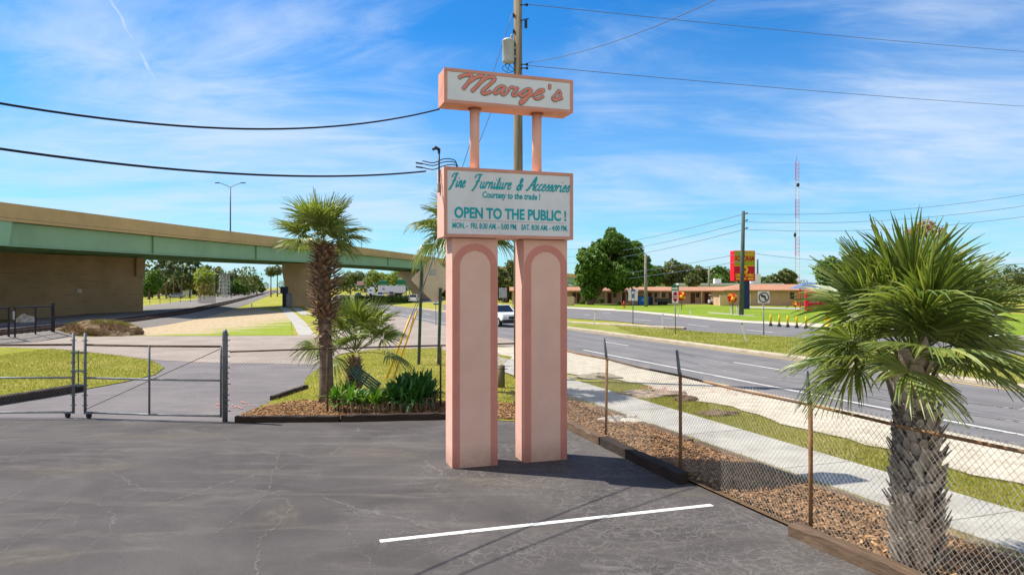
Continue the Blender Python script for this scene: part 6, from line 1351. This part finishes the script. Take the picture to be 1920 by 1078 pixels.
for k, (pl_, pe, Ye, Yl, lab) in enumerate(((402, (1060, 468), 170, 82, 'top line of the dark pole running left behind the big tree'), (418, (1060, 482), 170, 82, 'second line of the dark pole running left behind the big tree'), (431, (1060, 494), 170, 82, 'third line of the dark pole running left behind the big tree'), (475, (1040, 522), 190, 82, 'low cable of the dark pole running left'), (489, (1040, 530), 190, 82, 'lowest cable of the dark pole running left'))):
    straight('power_line', AY(1393, pl_, Yl), AY(*pe, Ye), .03, lab, .8, FW, far)
for k, (pl_, pe, lab) in enumerate(((401, (2000, 352), 'top line of the dark pole running right over the nearest palm'), (416, (2000, 374), 'second line of the dark pole running right over the nearest palm'), (430, (2000, 395), 'third line of the dark pole running right over the nearest palm'), (473, (2000, 490), 'low cable of the dark pole running right behind the palm'))):
    straight('power_line', AY(1396, pl_, 82), AY(*pe, 70), .022, lab, .9, FW, far)
Yt = 420.0; xt = (1494-960)/F*Yt; H_ = AY(0, 303, Yt)[2]
lm = thing('lattice_mast', 'tall red and white lattice radio mast on the skyline', 'mast', (xt, Yt, 0)); RW_ = [mat('mast_red', c(196, 96, 92), .7), mat('mast_white', c(214, 216, 222), .7)]
nb = 7; w_ = 1.55
for b_ in range(nb):
    mb = MB(); za, zz = H_*b_/nb, H_*(b_+1)/nb; st_ = (zz-za)/5; wa = w_*(1.0-.25*b_/nb); cr = [(xt+wa*math.cos(a), Yt+wa*math.sin(a)) for a in (PI/2, PI/2+2*PI/3, PI/2+4*PI/3)]
    for q in cr: mb.tube([(*q, za), (*q, zz)], .1, 5)
    for k in range(5):
        for i in range(3): mb.tube([(*cr[i], za+st_*k), (*cr[(i+1) % 3], za+st_*(k+1))], .06, 4); mb.tube([(*cr[(i+1) % 3], za+st_*k), (*cr[i], za+st_*k)], .06, 4)
    mk('section', mb, RW_[b_ % 2], lm)
mk('antenna', MB().tube([(xt, Yt, H_), (xt, Yt, H_+3)], .1, 5).blob((xt+.3, Yt-1, H_*.82), (.9, .9, 1.2), .1, 2, 10, 6).blob((xt-1.5, Yt-1, H_*.44), (.8, .8, 1.3), .1, 3, 10, 6), DK, lm)

# ------------------------------------------------------------------ things by the railway
PIPE = mat('dark_pipe', c(44, 40, 46), .7)
pg = thing('pipe_gate', 'dark steel pipe gate with hinge post beside the tracks', 'gate', (-30.2, 45, 0)); q0 = np.array(G(99, 631)); q1 = np.array(G(28, 640.5)); q2 = np.array(G(-120, 655)); hgt = 2.12
mk('hinge_post', MB().tube([q0, q0+Z_*2.18], .12, 10), PIPE, pg); d = q1-q0
mk('top_rail', MB().tube([q0+Z_*1.98, q1+Z_*2.02], .05, 8), PIPE, pg); mk('bottom_rail', MB().tube([q0+Z_*.12, q1+Z_*.14], .05, 8), PIPE, pg); mk('middle_rail', MB().tube([q0+Z_*.95, q1+Z_*.95], .03, 8), PIPE, pg)
for f_ in (.48, 1.0): mk('upright', MB().tube([q0+d*f_+Z_*.1, q0+d*f_+Z_*2.02], .05, 8), PIPE, pg)
mk('latch_plate', MB().box(q1+Z_*1.55+np.array([0, -.1, 0]), (.1, .05, .5)), SGNB, pg)
pg2 = thing('pipe_gate', 'second dark pipe gate leaf cut by the left edge of the photo', 'gate', tuple(q1+np.array([-.25, 0, 0]))); q1b = q1+np.array([-.3, -.1, 0])
for nm, z in (('top_rail', 2.0), ('middle_rail', .95), ('bottom_rail', .14)): mk(nm, MB().tube([q1b+Z_*z, q2+Z_*z], .045, 8), PIPE, pg2)
for f_ in (0, .5, 1): mk('upright', MB().tube([q1b+(q2-q1b)*f_+Z_*.05, q1b+(q2-q1b)*f_+Z_*2.05], .06, 8), PIPE, pg2)
x, y, _ = G(540, 575.8); cbn = thing('utility_cabinet', 'grey utility cabinet standing against the flyover pier', 'cabinet', (x, y, 0)); mk('cabinet_box', MB().box((x, y, 1.15), (1.1, .8, 2.3)), mat('cabinet_grey', c(126, 130, 140), .6), cbn, bevel=.03); mk('door', MB().box((x, y-.42, 1.2), (.9, .04, 1.9)), mat('cabinet_door', c(140, 144, 152), .6), cbn)
x, y, z = AY(533, 544, 114); cb2 = thing('signal_box', 'dark blue box on a stand beside the grey cabinet', 'cabinet', (x, y, 0)); mk('box_body', MB().box((x, y, z), (1.1, .7, 1.1)), mat('box_navy', c(40, 52, 76), .6), cb2, bevel=.03); mk('stand', MB().box((x, y, z/2-.2), (.5, .4, z-.4)), DK, cb2)
x, y, _ = G(472, 575, .25); tag(mk('marker_stub', MB().lathe([(.09, 0), (.09, .5), (.06, .56), (.001, .57)], (x, y, .2), 10), WHT), 'small white marker stub beside the tracks under the flyover', 'marker')
Yg = 200; x = mx(421, Yg); gn = thing('signal_gantry', 'grey lattice signal tower beyond the railway', 'tower', (x, Yg, 0)); mb = MB(); zt = AY(0, 513, Yg)[2]
for a in (-1.2, 1.2):
    for b_ in (-1, 1): mb.tube([(x+a, Yg+b_, 0), (x+a*.8, Yg+b_*.8, zt)], .09, 5)
for k in range(7):
    z0, z1 = zt*k/7, zt*(k+1)/7
    for b_ in (-1, 1): mb.tube([(x-1.2, Yg+b_, z0), (x+1.15, Yg+b_, z1)], .06, 4); mb.tube([(x+1.2, Yg+b_, z0), (x-1.15, Yg+b_, z1)], .06, 4); mb.tube([(x-1.2, Yg+b_, z1), (x+1.2, Yg+b_, z1)], .06, 4)
mk('lattice', mb, mat('gantry_grey', c(178, 180, 180), .6), gn); mk('platform', MB().box((x, Yg, zt), (2.6, 2.4, .15)), GALV, gn)
Yg = 190; x = mx(434.5, Yg); sg = thing('rail_signal', 'dark railway signal head on a post beside the lattice tower', 'signal', (x, Yg, 0)); zt = AY(0, 519, Yg)[2]; mk('post', MB().tube([(x, Yg, 0), (x, Yg, zt)], .1, 8), DK, sg); mk('signal_head', MB().box((x, Yg-.1, zt-.3), (.7, .5, 1.4)).tube([(x, Yg-.3, zt-.1), (x, Yg-.7, zt-.1)], .2, 10), BLK, sg, bevel=.05)
def gsign(px, py, w, h, Y, lab, legs=2, m_=SGNG):
    x, y, z = AY(px, py, Y); W_, H_ = w/F*Y, h/F*Y; t = thing('highway_sign', lab, 'sign', (x, y, 0)); p = mk('panel', MB().box((x, y, z), (W_, .06, H_)), m_, t, bevel=.05); [mk('border_line', MB().box((x, y-.035, z+q*H_*.44), (W_*.94, .02, H_*.06)), SGNW, p) for q in (-1, 1)]
    for k in range(legs): q = x+W_*(.35*(2*k-1) if legs == 2 else 0); mk('leg', MB().tube([(q, y+.1, 0), (q, y+.1, z)], .08, 6), GALV, t)
gsign(463, 530, 16, 9, 300, 'green highway sign in front of the trees left of the pier'); gsign(718, 530, 17, 9, 285, 'green highway sign left of the pale lamp posts behind the lorry'); gsign(752, 529, 15, 12, 280, 'green highway sign over the lorry trailer tail'); gsign(675.5, 531, 12, 7, 225, 'small white and red sign by the tall palm under the flyover', 1, mat('sign_pink', c(224, 170, 170), .6))
for px, Y, top, lab in ((687, 290, 512, 'grey lamp post behind the lorry cab'), (761.5, 180, 518, 'grey post beside the lorry tail'), (768, 172, 516, 'second grey post next to the flyover pier')):
    x, y, zt = AY(px, top, Y); tag(mk('lamp_post', MB().tube([(x, y, 0), (x, y, zt)], .14, 8).tube([(x, y, zt), (x+1.2, y, zt+.1)], .07, 5), GALV), lab, 'lamp post')
x, y, _ = G(720, 561.5, 0); hd = []
o = mk('hedge', crown_mb([((mx(a, 150)+b, 150, .75), 1.0) for a in range(640, 770, 5) for b in (0, .3)], 5200, .18, np.random.default_rng(8), .3), LEAF); tag(o, 'low clipped hedge under the flyover before the lorry', 'hedge')
for k, (px, Y, w_, h_, lab) in enumerate(((326, 235, 22*.17, 2.0, 'white shed among the pines'), (350, 240, 14*.17, 1.8, 'second smaller white shed right of the first'))):
    x = mx(px, Y); t = thing('shed', lab, 'shed', (x, Y, 0)); mk('wall', MB().box((x, Y, 1.0+.4), (w_, 2.5, h_)), mat('shed_white', c(214, 216, 216), .7), t); mk('roof', MB().box((x, Y, 1.5+h_/2), (w_+.4, 3, .18)), mat('shed_roof', c(150, 154, 158), .7), t)
fe = thing('wire_fence', 'dark wire fence along the grass beyond the railway', 'fence', (mx(320, 118), 118, 0)); n = 7
for k in range(n): q = G(262+19*k, 571.5-.6*k); mk('post', MB().tube([(q[0], q[1], 0), (q[0], q[1], 1.7)], .05, 6), DK, fe)
a, b = G(262, 571.5), G(262+19*(n-1), 571.5-.6*(n-1))
for z in (.5, 1.1, 1.65): mk('rail', MB().tube([(a[0], a[1], z), (b[0], b[1], z)], .025, 5), DK, fe)
pf = thing('slat_fence', 'pale grey slatted fence panels right of the shaggy palm', 'fence', (mx(385, 130), 130, 0)); mb = MB()
for k in range(14): x = mx(372+1.9*k, 130); mb.box((x, 130+.12*k, .85), (.15, .04, 1.7))
mk('slats', mb, mat('slat_grey', c(188, 186, 186), .8), pf); mk('rails', MB().box((mx(384.5, 130), 130.9, .4), (2.5, .05, .1), rot=rotz(.6)).box((mx(384.5, 130), 130.9, 1.4), (2.5, .05, .1), rot=rotz(.6)), GALV, pf)
sheet('far_street', [G(180, 555.5, 0), G(500, 552, 0), G(500, 549.5), G(180, 551)], .01, STR); sheet('gravel_path', [G(200, 581), G(380, 573), G(415, 570), G(450, 561), G(456, 562), G(425, 573), G(380, 577.5), G(200, 588)], .01, SAND)
sheet('cross_street', [G(630, 566.5), G(830, 566.5), G(830, 556), G(630, 553)], .014, DRV)
